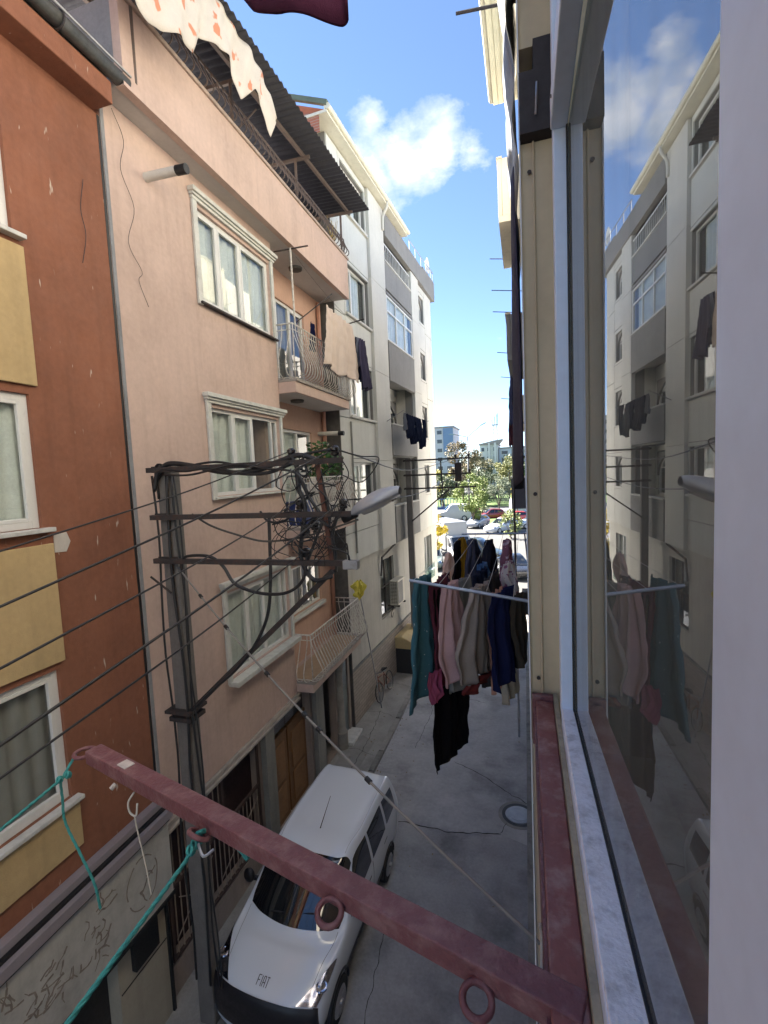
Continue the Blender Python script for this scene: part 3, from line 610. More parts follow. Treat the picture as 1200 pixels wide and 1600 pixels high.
def panels(u0, u1, zs, holes, m, name='render_panel', x=0.0):
    """cladding panels between grooves, each its own part; holes are left open"""
    for i in range(len(zs) - 1):
        a, c = zs[i] + .012, zs[i + 1] - .012
        hs = [(max(h[0], u0 + .013), min(h[1], u1 - .013), max(h[2], a + .001), min(h[3], c - .001)) for h in holes if h[2] < c and h[3] > a and h[1] > u0 and h[0] < u1]
        part(name, MB().wall(u0 + .012, u1 - .012, a, c, hs, x, .038), m, gy)
panels(0.0, .72, [5.05, 5.95, 9.4, 12.4, 15.4, 17.08], [], M_GREY)
panels(.72, 2.80, [5.05, 5.95, 6.66, 8.2, 9.42, 11.25, 12.45, 14.15, 15.45, 17.08], g_holes1, M_GREY)
panels(8.75, 10.1, [5.05, 6.6, 8.15, 9.25, 10.9, 11.9, 13.35, 14.5, 15.9, 16.2], g_holes3, M_PIL)
panels(10.1, 11.34, [5.05, 8.15, 11.2, 14.25, 16.2], [], M_PIL)
for (u0, u1) in ((2.82, 4.25), (7.62, 8.74)):
    for i, (a, c) in enumerate(((5.05, 8.15), (8.15, 11.2), (11.2, 14.25), (14.25, 17.08))): part('pilaster', MB().box(-.03, .10, u0, u1, a + .004, c - .004), M_PIL, gy, bevel=.01)
for i, (a, c, z0, z1) in enumerate(g_holes1):
    window(gy, a, c, z0, z1, -.14, (.38,), fw=.07, curtain=[M_CURTAIN, M_CURTAIN, M_CURTAIN, M_CURTAIN][i], cov=.8, sashes=(0,))
    part('window_sill', MB().box(-.03, .07, a - .08, c + .06, z0 - .075, z0 - .004), M_PIL, gy, bevel=.006)
# arched windows in the end bay
def arched(u0, u1, z0, z1, x, left=False):
    r = (u1 - u0); n = 10; w = .07
    out = [(u0, z0), (u1, z0)] + [(u1 - r + r * math.cos(a), z1 - r * .55 + r * .55 * math.sin(a)) for a in [j * math.pi / 2 / n for j in range(n + 1)]]
    cx = sum(p[0] for p in out) / len(out); cz_ = sum(p[1] for p in out) / len(out)
    inn = [(p[0] + (w if p[0] < cx - .2 else -w if p[0] > cx + .2 else -w * .3), p[1] + (w if p[1] < cz_ else -w)) for p in out]
    b = MB(); m = len(out)
    vs = [(x, *p) for p in out] + [(x, *p) for p in inn] + [(x - .06, *p) for p in out] + [(x - .06, *p) for p in inn]
    fs = []
    for j in range(m):
        k = (j + 1) % m; fs += [(j, k, m + k, m + j), (m + j, m + k, 3 * m + k, 3 * m + j), (2 * m + j, 3 * m + j, 3 * m + k, 2 * m + k)]
    b.add(vs, fs); b.box(x - .06, x - .001, (u0 + u1) / 2 - .03, (u0 + u1) / 2 + .03, z0 + w, z1 - w * 1.4); b.box(x - .06, x - .002, u0 + w, u1 - w, z0 + (z1 - z0) * .62, z0 + (z1 - z0) * .62 + .05)
    f = part('arched_window', b, M_PVC, gy); part('pane', MB().add([(x - .04, *p) for p in inn], [tuple(range(m))]), M_GLASS, f)
    # spandrel that closes the square opening above the curve
    sp = [(u1, z1)] + [(u0 - .01, z1), (u0 - .01, z1)] ; 
    part('arch_spandrel', MB().prism([(u1 + .005, z1 - r * .55), (u1 + .005, z1 + .01), (u0, z1 + .01)] + out[:1:-1][:n + 1], x - .1, x + .08, 'x'), M_DGREY, f)
for (a, c, z0, z1) in g_holes3: arched(a, c, z0, z1, -.16)
# balcony bay: open loggia, glazed box, two open balconies
part('loggia_back', MB().wall(4.26, 7.6, 5.05, 17.05, [(5.6, 7.4, 9.5, 10.75), (5.7, 7.3, 6.45, 8.1)], -.75, .1), M_PIL, gy)
part('loggia_cheek', MB().box(-.74, -.35, 4.255, 4.28, 5.06, 17.05).box(-.74, -.35, 7.585, 7.61, 5.06, 17.05), M_PIL, gy)
for zf in (8.3, 11.25, 14.3): part('loggia_slab', MB().box(-.74, -.045, 4.285, 7.58, zf, zf + .15), M_DGREY, gy)
for z0, z1, x in ((14.4, 15.35, .08), (11.1, 12.5, .13), (8.36, 9.5, .13), (5.07, 6.44, .13)):
    fr_ = part('balcony_front', MB().box(-.035, x, 4.27, 7.58, z0, z1), M_DGREY, gy, bevel=.012)
    part('front_coping', MB().box(-.03, x + .03, 4.26, 7.59, z1 + .002, z1 + .05), M_PIL, fr_, bevel=.006)
window(gy, 4.3, 7.55, 12.56, 14.18, .09, (.34, .68), (.66,), fw=.07, curtain=M_CURTAIN, name='balcony_glazing', cov=.9)
part('glazing_roof', MB().box(-.03, .12, 4.27, 7.58, 14.19, 14.28), M_DGREY, gy)
for (u0, u1, z0, z1) in ((5.6, 7.4, 9.5, 10.72), (5.7, 7.3, 6.45, 8.05)): arched(u0, u1, z0, z1, -.80)
window(gy, 4.9, 7.2, 14.5, 16.4, -.70, (.5,), fw=.06, curtain=M_CURTAIN_D)
lr = part('loggia_railing', MB().box(.04, .06, 4.3, 7.55, 15.95, 15.99).box(.04, .06, 4.3, 7.55, 15.40, 15.43), M_PVC, gy)
rb = MB().box(-.008, .008, -.012, .012, 0, .52).mesh('railing_slat')
for i in range(17): inst('railing_slat', rb, M_PVC, lr, (.05, 4.4 + .185 * i, 15.43))
# top: dark parapet band, roof slope with cream eave and gutter, terrace rail
part('parapet_band', MB().box(-.04, .15, 4.3, 9.6, 16.22, 17.0), M_DGREY, gy, bevel=.012)
part('parapet_band', MB().box(-.04, .13, 9.62, 11.75, 16.22, 17.15), M_DGREY, gy, bevel=.012)
part('parapet_end', MB().box(-4, -.05, 11.45, 11.75, 16.22, 17.15), M_DGREY, gy)
ev = part('eave_soffit', MB().box(-.3, .34, -.6, 6.55, 17.11, 17.18), M_GUTW, gy)
part('eave_gutter', MB().tube([(.37, -.6, 17.25), (.37, 6.6, 17.25)], .075, 12), M_GUTW, ev, smooth=40)
part('fascia', MB().box(.27, .30, -.6, 6.55, 17.182, 17.34), M_GUTW, ev)
part('downpipe', MB().tube(crom([(.36, 4.05, 17.18), (.32, 4.05, 16.98), (.16, 4.1, 16.75), (.14, 4.1, 16.3)], 5), .05, 8), M_PIL, gy, smooth=True)
part('loggia_ceiling', MB().box(-.74, .1, 4.28, 7.3, 17.05, 17.09), M_DGREY, gy)
M_TILE = mat('red_roof_tile', (.33, .11, .06), .85, .2, 5, per_obj=.2)
rf = part('roof_slope', MB().prism([(.3, 17.2), (-4.5, 19.2), (-9, 17.2)], -.55, 6.6, 'y'), M_TILE, gy)
part('gable_brick', MB().prism([(.1, 17.1), (-4.5, 19.0), (-8.8, 17.1), (-8.8, 16.7), (.1, 16.7)], -.57, -.552, 'y'), brick_mat('red_gable', (.36, .13, .08), (.30, .10, .06), (.3, .25, .22)), gy)
part('ridge_verge', MB().bar((.36, -.59, 17.32), (-4.5, -.59, 19.34), .1, .12), mat('green_grey_verge', (.10, .13, .10), .8, .2, 5), gy)
tr_ = part('terrace_railing', MB().tube([(.1, 7.5, 17.45), (.1, 9.5, 17.5), (.08, 11.7, 17.65), (-1.5, 11.7, 17.65)], .02, 6), M_STEEL, gy)
for (x, u, z0, z1) in ((.1, 7.6, 17.0, 17.46), (.1, 8.5, 17.0, 17.48), (.1, 9.45, 17.0, 17.5), (.09, 10.4, 17.15, 17.56), (.08, 11.3, 17.15, 17.62), (.08, 11.7, 17.15, 17.65)): part('rail_post', MB().tube([(x, u, z0), (x, u, z1)], .018, 6), M_STEEL, tr_)
part('satellite_dish', MB().lathe([(.02, 0), (.2, .03), (.36, .1), (.37, .1), (.2, .02)], (-.05, 10.9, 17.7), axis='x', n=20), M_PVC, gy, smooth=True)
part('chimney_cowl', MB().box(-.5, -.1, 6.0, 6.4, 17.4, 17.85).box(-.6, 0, 5.9, 6.5, 17.85, 17.9), M_RUST, gy)
# ground floor
M_BRICKS = brick_mat('stone_cladding', (.36, .31, .27), (.29, .25, .22), (.2, .175, .16), .36, .11)
part('ground_wall', MB().wall(.02, 11.35, 0, 5.05, [(2.9, 4.4, 2.5, 4.6), (8.2, 9.2, .1, 2.4), (8.9, 10.3, 2.9, 4.6)], -.10, .2), mat('ground_render', (.50, .48, .43), .88, .12, 1.5, streak=.3, bump=.3, bscale=60), gy)
part('stone_dado', MB().box(-.097, -.04, .03, 8.1, .05, 1.75), M_BRICKS, gy)
part('dado_cap', MB().box(-.097, -.02, .03, 8.1, 1.752, 1.80), M_CONC, gy, bevel=.006)
window(gy, 2.9, 4.4, 2.5, 4.6, -.18, (.5,), (.5,), fm=mat('brown_frame', (.10, .085, .075), .6, .2, 6), curtain=M_CURTAIN_D)
window(gy, 8.9, 10.3, 2.9, 4.6, -.2, (.5,), fm=M_PVC, curtain=M_CURTAIN_D)
part('door_leaf', MB().box(-.22, -.17, 8.2, 9.2, .1, 2.4), mat('maroon_door', (.10, .035, .03), .5, .15, 4), gy)
part('balcony_pane', MB().box(.0, .02, 8.9, 10.3, 2.5, 3.2), glass_mat('frosted_balcony_glass', 1.6, (.7, .8, .78)), gy)
part('cable_duct', MB().box(.002, .05, .69, .73, 5.3, 9.3), M_GROOVE, gy)
part('diagonal_pipe', MB().tube([(-.06, 2.9, 4.1), (-.02, 2.95, 4.75), (.05, 4.2, 5.02)], .035, 8), M_RUST, gy)
# air conditioner on the wall
ac = thing('air_conditioner', 'cream air conditioner outdoor unit on the grey ground-floor wall', 'air conditioner', (-4.92, 16.85, 2.85), PHI)
M_ACB = mat('cream_ac_metal', (.55, .51, .42), .5, .1, 4, streak=.25)
part('casing', MB().box(.10, .42, -.42, .42, 0, .92), M_ACB, ac, bevel=.02)
part('fan_recess', MB().box(.421, .424, -.38, .16, .06, .86), M_BLACK, ac)
part('side_grille_back', MB().box(.13, .39, -.424, -.4205, .06, .86), M_BLACK, ac)
sl = MB().box(0, .26, -.008, .006, 0, .022).mesh('grille_slat')
for i in range(15): inst('grille_slat', sl, M_ACB, ac, (.13, -.427, .08 + .052 * i))
for i in range(4): part('grille_rib', MB().box(.16 + .07 * i, .168 + .07 * i, -.438, -.434, .06, .86), M_ACB, ac)
part('bracket', MB().box(-.02, .45, -.36, -.31, -.06, -.004).box(-.02, .45, .31, .36, -.06, -.004), M_RUST, ac)
part('drain_hose', MB().tube(crom([(.2, -.3, -.05), (.1, -.35, -.35), (.05, -.1, -.55), (0, .2, -.45), (0, .3, -.7)], 6), .012, 6), M_CABLE, ac)
# awning / cream hood beyond, bicycle, yellow bag on a pole
aw = thing('cream_counter_hood', 'worn cream and tan box hood sticking out of the grey wall beyond the bicycle', 'hood', (-4.75, 17.6, 0), PHI)
part('hood_top', MB().prism([(-.1, 1.5), (.2, 1.52), (.75, 1.28), (.75, 1.05), (-.1, 1.05)], -.75, .9, 'y'), mat('tan_hood', (.52, .40, .20), .7, .2, 4, stain=(.3, .2, .1), stain_amt=.5), aw, bevel=.03)
part('counter_box', MB().box(-.1, .65, -.7, .85, .09, 1.04), M_DARK, aw)
# bicycle leaning on the wall
bk = thing('bicycle', 'old bicycle with a rusty red frame leaning on the stone dado', 'bicycle', (-4.72, 15.05, .088), PHI)
bk.rotation_euler = (0, R(-9), PHI)
M_BIKE = mat('rusty_red_frame', (.22, .075, .05), .5, .2, 9)
for yy in (-.52, .5):
    w_ = part('wheel', MB().tube([(0, yy + .31 * math.cos(a), .325 + .31 * math.sin(a)) for a in [j * 2 * math.pi / 28 for j in range(28)]], .018, 7, closed=True), M_BLACK, bk, smooth=True)
    part('rim', MB().tube([(0, yy + .285 * math.cos(a), .325 + .285 * math.sin(a)) for a in [j * 2 * math.pi / 28 for j in range(28)]], .009, 5, closed=True), M_STEEL, w_)
    sp = MB()
    for j in range(14):
        a = j * 2 * math.pi / 14; sp.tube([(0, yy, .325), (0, yy + .28 * math.cos(a), .325 + .28 * math.sin(a))], .002, 4)
    sp.tube([(-.05, yy, .325), (.05, yy, .325)], .018, 8); part('spokes', sp, M_STEEL, w_)
fb = MB()
for p, q in (((-.4, .78), (.12, .72)), ((-.38, .68), (.0, .30)), ((.0, .30), (.14, .82)), ((.0, .30), (.5, .325)), ((.12, .72), (.5, .325)), ((-.4, .84), (-.52, .325))): fb.tube([(0, *p), (0, *q)], .015, 7)
part('frame', fb, M_BIKE, bk, smooth=True)
part('handlebar', MB().tube(crom([(-.27, -.25, .98), (-.2, -.38, .98), (0, -.42, .95), (.2, -.38, .98), (.27, -.25, .98)], 5), .012, 6).tube([(0, -.4, .8), (0, -.42, .96)], .013, 6), M_STEEL, bk, smooth=True)
part('saddle', MB().prism([(-.1, -.02), (.1, .08), (.16, .1), (.16, -.1), (.1, -.08), (-.1, .02)], .83, .88, 'z'), M_BLACK, bk, bevel=.02).data.transform(Matrix.Rotation(R(90), 4, 'Z') @ Matrix.Translation((.12, 0, 0)))
part('crank', MB().lathe([(.09, 0), (.09, .01), (.02, .012)], (.03, 0, .30), axis='x', n=18).bar((.05, 0, .30), (.05, .1, .17), .02, .015), M_STEEL, bk)
pb = thing('bag_pole', 'thin steel pole with a yellow plastic bag tied to its tip against the grey wall', 'pole', (-4.62, 13.75, .088))
part('pole', MB().tube([(.0, .4, 0), (-.22, -.55, 4.05)], .018, 7), M_STEEL, pb)
def bagf(s, t):
    a = s * 2 * math.pi; zz = 3.9 + .55 * t; r = .13 * math.sin(math.pi * (.1 + .75 * t)) * (1 + .4 * math.sin(2 * a + 3 * t) + .25 * math.sin(5 * a + 7 * t) + .12 * math.sin(9 * a))
    k_ = 1 + .9 * mnoise.noise(Vector((math.cos(a) * 1.6, math.sin(a) * 1.6, t * 3.5)))
    return (-.2 + r * k_ * math.cos(a), -.62 + r * k_ * .8 * math.sin(a), zz + .1 * mnoise.noise(Vector((math.cos(a) * 2, 5, math.sin(a) * 2))))
part('plastic_bag', MB().grid(bagf, 24, 10), mat('yellow_plastic', (.68, .58, .08), .45, .15, 9), pb)

# ================================================================== UTILITY POLES AND CABLES
M_POLE = mat('pole_concrete', (.15, .138, .128), .9, .2, 3, streak=.4, bump=.4, bscale=50)
def upole(name, label, px, py, zt, arms, x1, w0=.125, w1=.11):
    t = thing(name, label, 'utility pole', (px, py, .086))
    b = MB(); h = zt - .086
    def ring(w, z): return [(-w, -w * .8, z), (w, -w * .8, z), (w, w * .8, z), (-w, w * .8, z)]
    b.add(ring(w0, 0) + ring(w1, h), [(3, 2, 1, 0), (4, 5, 6, 7), (0, 1, 5, 4), (1, 2, 6, 5), (2, 3, 7, 6), (3, 0, 4, 7)])
    part('post', b, M_POLE, t, bevel=.02)
    for k, z in enumerate(arms):
        yb = -.16 - .001 * k
        a = part('crossarm', MB().box(-.17, x1[k] - px, yb - .035, yb + .0, z - .118, z - .086 + .03).box(-.17, x1[k] - px, yb, yb + .025, z - .086 + .012, z - .086 + .03), M_RUST, t)
        part('arm_clamp', MB().box(-.145, .145, yb + .03, yb + .05, z - .12, z - .04), M_RUST, t)
    return t
M_INS = mat('brown_black_insulator', (.02, .016, .016), .3, .1, 8)
def insulator(parent, x, y_, z):
    part('insulator', MB().lathe([(.02, -.02), (.02, .02), (.045, .03), (.05, .06), (.035, .07), (.05, .085), (.05, .115), (.03, .135), (.005, .14)], (x, y_, z), n=14), M_INS, parent, smooth=40)
up = upole('utility_pole', 'square concrete utility pole with three crossarms in front of the pink house', -4.42, 5.10, 7.93, (7.87, 7.27, 6.71), (-1.93, -1.86, -1.84))
for x, z in ((-2.58, 7.90), (-2.04, 7.90), (-2.51, 7.30), (-1.97, 7.30), (-2.46, 6.74), (-2.45, 7.02), (-2.33, 7.06)): insulator(up, x + 4.42, -.12, z - .086)
part('arm_end_box', MB().box(2.44, 2.62, -.22, -.13, 6.56, 6.66), M_STEEL, up, bevel=.008)
part('vertical_strut', MB().bar((2.17, -.15, 7.78), (2.3, -.15, 6.55), .05, .03, (0, 1, 0)), mat('red_rusty_strut', (.12, .05, .035), .8, .25, 9), up)
part('diagonal_brace', MB().bar((2.27, -.1, 6.52), (.16, -.1, 4.62), .04, .06), M_RUST, up)
part('bracket_band', MB().box(-.17, .17, -.15, .15, 4.46, 4.52).box(-.2, .19, -.19, .17, 4.58, 4.62), M_RUST, up)
part('step_peg', MB().tube([(-.3, -.12, 6.4), (.02, -.14, 6.2)], .014, 6), M_RUST, up)
def cable(pts, r, label, name='cable', n=6, m=None, group=None): return top(name, MB().tube(crom(pts, n), r, 6), m or M_CABLE, label, 'cable', group, smooth=True)
cable([(-4.52, 4.95, 7.7), (-4.41, 4.95, 7.84), (-4.26, 4.95, 7.94), (-3.93, 4.95, 7.90), (-3.48, 4.95, 7.80), (-3.04, 4.95, 7.80), (-2.70, 4.95, 7.90), (-2.45, 4.95, 7.95), (-2.2, 4.95, 7.86)], .034, 'thickest black cable lying along the top crossarm of the near pole')
cable([(-4.5, 4.92, 7.6), (-4.39, 4.92, 7.85), (-4.0, 4.92, 7.84), (-3.63, 4.92, 7.86), (-3.20, 4.92, 7.77), (-2.85, 4.92, 7.77), (-2.52, 4.92, 7.87)], .022, 'black cable sagging just below the top crossarm bundle')
cable([(-4.5, 4.99, 7.5), (-4.48, 4.97, 7.92), (-4.2, 4.97, 7.88), (-3.6, 4.97, 7.93), (-3.1, 4.97, 7.84), (-2.6, 4.97, 7.94), (-2.05, 4.97, 8.0)], .016, 'thin black cable twisted over the top crossarm bundle')
cable([(-4.3, 4.9, 7.8), (-3.9, 4.9, 7.79), (-3.3, 4.9, 7.88), (-2.9, 4.9, 7.82), (-2.5, 4.9, 7.75), (-2.35, 4.9, 7.5)], .014, 'thin black cable bending down off the top crossarm bundle end')
cable([(-2.92, 4.97, 7.30), (-2.92, 4.97, 7.21), (-2.93, 4.97, 6.92), (-2.95, 4.97, 6.50), (-3.02, 4.97, 6.06), (-3.21, 4.97, 5.69), (-3.51, 4.97, 5.34), (-3.91, 4.97, 5.01), (-4.23, 4.98, 4.72)], .02, 'long black cable hanging from the middle crossarm and curving back to the pole')
cable([(-4.2, 4.95, 6.55), (-4.15, 4.93, 6.73), (-4.03, 4.93, 6.78), (-3.75, 4.93, 6.77), (-3.57, 4.93, 6.65), (-3.41, 4.93, 6.43), (-3.06, 4.93, 6.33), (-2.72, 4.93, 6.35), (-2.50, 4.93, 6.51), (-2.44, 4.95, 6.78)], .02, 'black cable drooping in a belly under the lowest crossarm')
cable([(-3.98, 4.95, 7.30), (-3.71, 4.95, 7.15), (-3.36, 4.95, 7.04), (-3.01, 4.95, 6.96), (-2.67, 4.95, 6.98), (-2.34, 4.95, 7.04), (-1.79, 4.95, 7.20)], .013, 'thin grey cable sagging below the middle crossarm', m=mat('grey_cable', (.07, .065, .06), .6, .1, 6))
cable([(-2.50, 4.95, 7.9), (-2.50, 4.95, 7.59), (-2.43, 4.95, 7.37), (-2.48, 4.95, 7.07), (-2.52, 4.95, 6.77), (-2.38, 4.95, 6.51), (-2.14, 4.95, 6.55)], .026, 'thick black cable dropping past all three crossarms by the inner insulators')
cable([(-2.55, 4.93, 7.95), (-2.45, 4.93, 7.65), (-2.35, 4.93, 7.45), (-2.22, 4.93, 7.22), (-2.3, 4.93, 7.0), (-2.42, 4.93, 6.75)], .018, 'black cable slanting between the top and bottom inner insulators')
cable([(-2.23, 4.97, 7.77), (-2.18, 4.96, 7.51), (-2.14, 4.96, 7.29), (-2.15, 4.96, 7.07), (-2.11, 4.96, 6.7)], .017, 'black cable running beside the rusty vertical strut')
cable([(-1.97, 4.97, 7.34), (-2.06, 4.96, 7.2), (-2.12, 4.96, 7.0), (-2.1, 4.96, 6.85), (-2.1, 4.96, 6.6)], .024, 'thick black cable hooking down from the outer middle insulator')
for k, (pts, lb) in enumerate([([(-2.63, 4.95, 7.71), (-2.72, 4.95, 7.53), (-2.61, 4.95, 7.30), (-2.40, 4.95, 7.30), (-2.26, 4.95, 7.15), (-2.10, 4.95, 7.18), (-1.90, 4.95, 7.29)], 'thin wire looping left of the inner insulators'),
        ([(-1.98, 4.96, 7.92), (-1.88, 4.96, 7.72), (-1.96, 4.96, 7.58), (-2.09, 4.96, 7.36), (-2.24, 4.96, 7.51), (-2.5, 4.96, 7.4)], 'thin wire looping down from the outer top insulator'),
        ([(-2.34, 4.94, 7.08), (-2.3, 4.94, 6.93), (-2.19, 4.94, 6.88), (-2.05, 4.94, 6.95), (-1.94, 4.94, 7.12)], 'small wire loop hanging below the outer middle insulator'),
        ([(-3.0, 4.92, 7.32), (-2.9, 4.92, 7.2), (-2.7, 4.92, 7.2), (-2.55, 4.92, 7.3)], 'short black jumper on the middle crossarm'),
        ([(-2.47, 4.92, 7.05), (-2.3, 4.92, 7.22), (-2.1, 4.92, 7.12), (-2.0, 4.92, 7.28)], 'short wavy jumper beneath the middle crossarm end'),
        ([(-2.58, 4.9, 7.9), (-2.7, 4.9, 7.75), (-2.75, 4.9, 7.6), (-2.55, 4.9, 7.55), (-2.4, 4.9, 7.7), (-2.2, 4.9, 7.85)], 'thin wire circle under the top inner insulator'),
        ([(-2.4, 4.96, 7.85), (-2.3, 4.96, 7.6), (-2.0, 4.96, 7.62), (-1.95, 4.96, 7.85)], 'thin wire slung below the top crossarm end'),
        ([(-2.85, 4.94, 7.25), (-2.8, 4.94, 7.05), (-2.6, 4.94, 6.98), (-2.45, 4.94, 7.1)], 'thin wire bow left under the middle crossarm'),
        ([(-1.95, 4.96, 7.7), (-1.7, 4.9, 7.62), (-1.5, 4.9, 7.86), (-1.72, 4.95, 7.9), (-2.0, 5.0, 7.98)], 'thin wire arching out beyond the top crossarm end'),
        ([(-2.36, 4.96, 6.74), (-2.2, 4.96, 6.95), (-2.12, 4.96, 7.1), (-2.25, 4.96, 7.25)], 'short wire rising from the lowest insulator'),
        ([(-2.05, 4.94, 7.05), (-1.98, 4.94, 6.95), (-1.93, 4.94, 6.86)], 'short lead ending in a small connector beside the strut')]):
    cable(pts, .0065 if k not in (3, 4) else .014, lb, 'wire')
rt = random.Random(21); tb_ = MB()
for k in range(26):
    c0 = Vector((rt.uniform(-2.75, -1.85), 4.9, rt.choice((7.75, 7.3, 7.1, 6.8)) + rt.uniform(-.12, .12))); pts = [c0]
    for j in range(rt.randint(3, 5)): q_ = pts[-1] + Vector((rt.uniform(-.26, .26), rt.uniform(-.04, .04), rt.uniform(-.24, .2))); q_.x = min(max(q_.x, -2.85), -1.92); q_.z = min(q_.z, 7.92); pts.append(q_)
    tb_.tube(crom(pts, 5), rt.choice((.004, .0045, .006, .009)), 5)
top('wire_tangle', tb_, M_CABLE, None, None, smooth=True, kind='stuff')
# leads down the pole
for k, (x, r) in enumerate(((-4.575, .014), (-4.36, .02), (-4.26, .016), (-4.22, .012))):
    pts = [(x + .03 * math.sin(j * 1.7 + k * 2), 4.985 - .02 * (k % 2), 7.8 - j * .78) for j in range(10)]
    pts = [(a + .012 * j * (1 if k else .3), b, max(c, .3)) for j, (a, b, c) in enumerate(pts)]
    cable(pts, r, ['thin black lead down the left edge of the near pole', 'thick black lead down the middle of the near pole', 'black lead down the right side of the near pole', 'thin black lead beside the right edge of the near pole'][k], 'pole_lead', 4)
# service lines towards the camera side (they run on to the next pole behind)
far_end = [((-2.62, 5.0, 8.0), (-3.0, 2.02, 7.34)), ((-2.08, 5.0, 7.99), (-2.85, 1.9, 7.05)), ((-2.55, 5.0, 7.42), (-2.2, 1.43, 6.93)), ((-2.0, 5.0, 7.40), (-2.2, 1.39, 6.60)), ((-2.46, 5.0, 6.85), (-2.2, 1.38, 6.46))]
for k, (a, b) in enumerate(far_end):
    a = Vector(a); b = Vector(b); e = b + (b - a) * 1.1 + Vector((0, 0, .1))
    cable([a, a.lerp(b, .5) - Vector((0, 0, .04)), b, b.lerp(e, .5), e], .0065 + .002 * (k in (1, 3)), ['uppermost overhead line crossing the ochre wall at the left', 'second overhead line from the top at the left edge', 'middle overhead line at the left edge', 'fourth overhead line crossing the lower ochre window', 'lowest overhead line at the left edge'][k], 'overhead_line', 5)
cable([(-2.0, 5.05, 7.98), (-2.6, 11.0, 7.75), (-2.6, 18.2, 8.12)], .01, 'upper overhead line from the near pole to the far pole', 'overhead_line'); cable([(-1.95, 5.05, 7.42), (-2.4, 11.0, 7.2), (-2.5, 18.2, 7.55)], .01, 'lower overhead line from the near pole to the far pole', 'overhead_line')
# insulated stay wire from the pole across the street to our wall
sw = thing('stay_wire', 'taut stay wire with black joints slanting across the street over the white van', 'cable', (-4.3, 5.0, 4.0))
A_ = Vector((-4.3, 5.0, 6.62)); B_ = Vector((.03, 2.6, 5.0))
pts = sagline(A_, B_, .16, 24); part('wire', MB().tube(pts, .011, 6), mat('pale_wire', (.22, .21, .20), .5, .1, 6), sw, smooth=True, world=True)
for i in (3, 6, 10, 13, 14, 17): part('joint', MB().tube([pts[i], pts[i] + (pts[i + 1] - pts[i]) * .25], .02, 8), M_BLACK, sw, world=True)
# street lamp head
sl_ = thing('street_lamp', 'grey cobra-head street lamp at the end of the middle crossarm', 'street lamp', (-1.86, 4.98, 7.22))
def lampf(s, t):
    a = 2 * math.pi * s; L_ = .60; x = L_ * t; w = .04 + .15 * math.sin(math.pi * min(1, t * .92 + .03)) ** .8; h = .035 + .10 * math.sin(math.pi * min(1, t * .9 + .05)) ** .7
    zz = h * math.sin(a); zz = zz if zz > 0 else zz * .45
    return (x * .93, w * math.cos(a), .05 + x * .37 + zz)
part('housing', MB().grid(lampf, 24, 18), mat('lamp_grey', (.40, .42, .46), .4, .08, 5, metal=.2), sl_, smooth=True)
part('lens', MB().grid(lambda s, t: (lambda p: (p[0], p[1] * .8, p[2] - .022))(lampf(.55 + .4 * s, .25 + .6 * t)), 8, 10), mat('lamp_lens', (.5, .5, .47), .2, .05), sl_, smooth=True)
part('neck', MB().tube([(-.12, 0, -.02), (.04, 0, .05)], .05, 10), M_BLACK, sl_, smooth=True); part('latch', MB().box(.3, .33, -.12, -.08, .16, .22), M_STEEL, sl_)
# far pole
up2 = upole('utility_pole', 'second concrete utility pole further down beside the grey block', -4.38, 18.2, 8.25, (8.15, 7.58, 7.06), (-1.95, -1.92, -1.75))
for x, z in ((-2.5, 8.17), (-2.02, 8.17), (-2.6, 7.6), (-2.0, 7.6), (-2.5, 7.08)): insulator(up2, x + 4.38, -.17, z - .086)
part('vertical_strut', MB().bar((1.3, -.16, 8.02), (1.35, -.16, 6.95), .05, .04, (0, 1, 0)), M_RUST, up2); part('diagonal_brace', MB().bar((1.6, -.1, 6.9), (.1, -.1, 5.7), .05, .05), M_RUST, up2)
part('junction_box', MB().box(1.85, 2.1, -.3, -.12, 7.2, 7.9), M_RUST, up2, bevel=.01)

# ================================================================== VEHICLES
def cr1(a, b, c, d, t): return 0.5 * (2 * b + (c - a) * t + (2 * a - 5 * b + 4 * c - d) * t * t + (3 * b - a - 3 * c + d) * t ** 3)
class Net:
    def __init__(s, rows):
        s.rows = []
        for r in rows:
            left = [Vector((-w, f, z)) for f, w, z in r]; right = [Vector((w, f, z)) for f, w, z in r[-2::-1]]
            s.rows.append(left + right)
        s.R = len(s.rows) - 1; s.C = len(s.rows[0]) - 1
    def pt(s, u, v):
        u = min(max(u, 0), s.R); v = min(max(v, 0), s.C); i = min(int(u), s.R - 1); j = min(int(v), s.C - 1); tu = u - i; tv = v - j; P = []
        for k in range(-1, 3):
            r = s.rows[min(max(i + k, 0), s.R)]; q = [r[min(max(j + m, 0), s.C)] for m in range(-1, 3)]; P.append(cr1(*q, tv))
        return cr1(*P, tu)
    def nrm(s, u, v):
        e = .03; a = s.pt(min(u + e, s.R), v) - s.pt(max(u - e, 0), v); b = s.pt(u, min(v + e, s.C)) - s.pt(u, max(v - e, 0)); n = a.cross(b)
        return (-n).normalized() if n.length > 1e-9 else Vector((0, 0, 1))
    def patch(s, u0, u1, v0, v1, nu, nv, off=0.0):
        """v0, v1 may be functions of u fraction"""
        f0 = v0 if callable(v0) else (lambda t: v0); f1 = v1 if callable(v1) else (lambda t: v1)
        def fn(a, b):
            u = u0 + (u1 - u0) * a; v = f0(a) + (f1(a) - f0(a)) * b; return s.pt(u, v) + (s.nrm(u, v) * off if off else Vector((0, 0, 0)))
        return MB().grid(fn, nu, nv, flip=True)
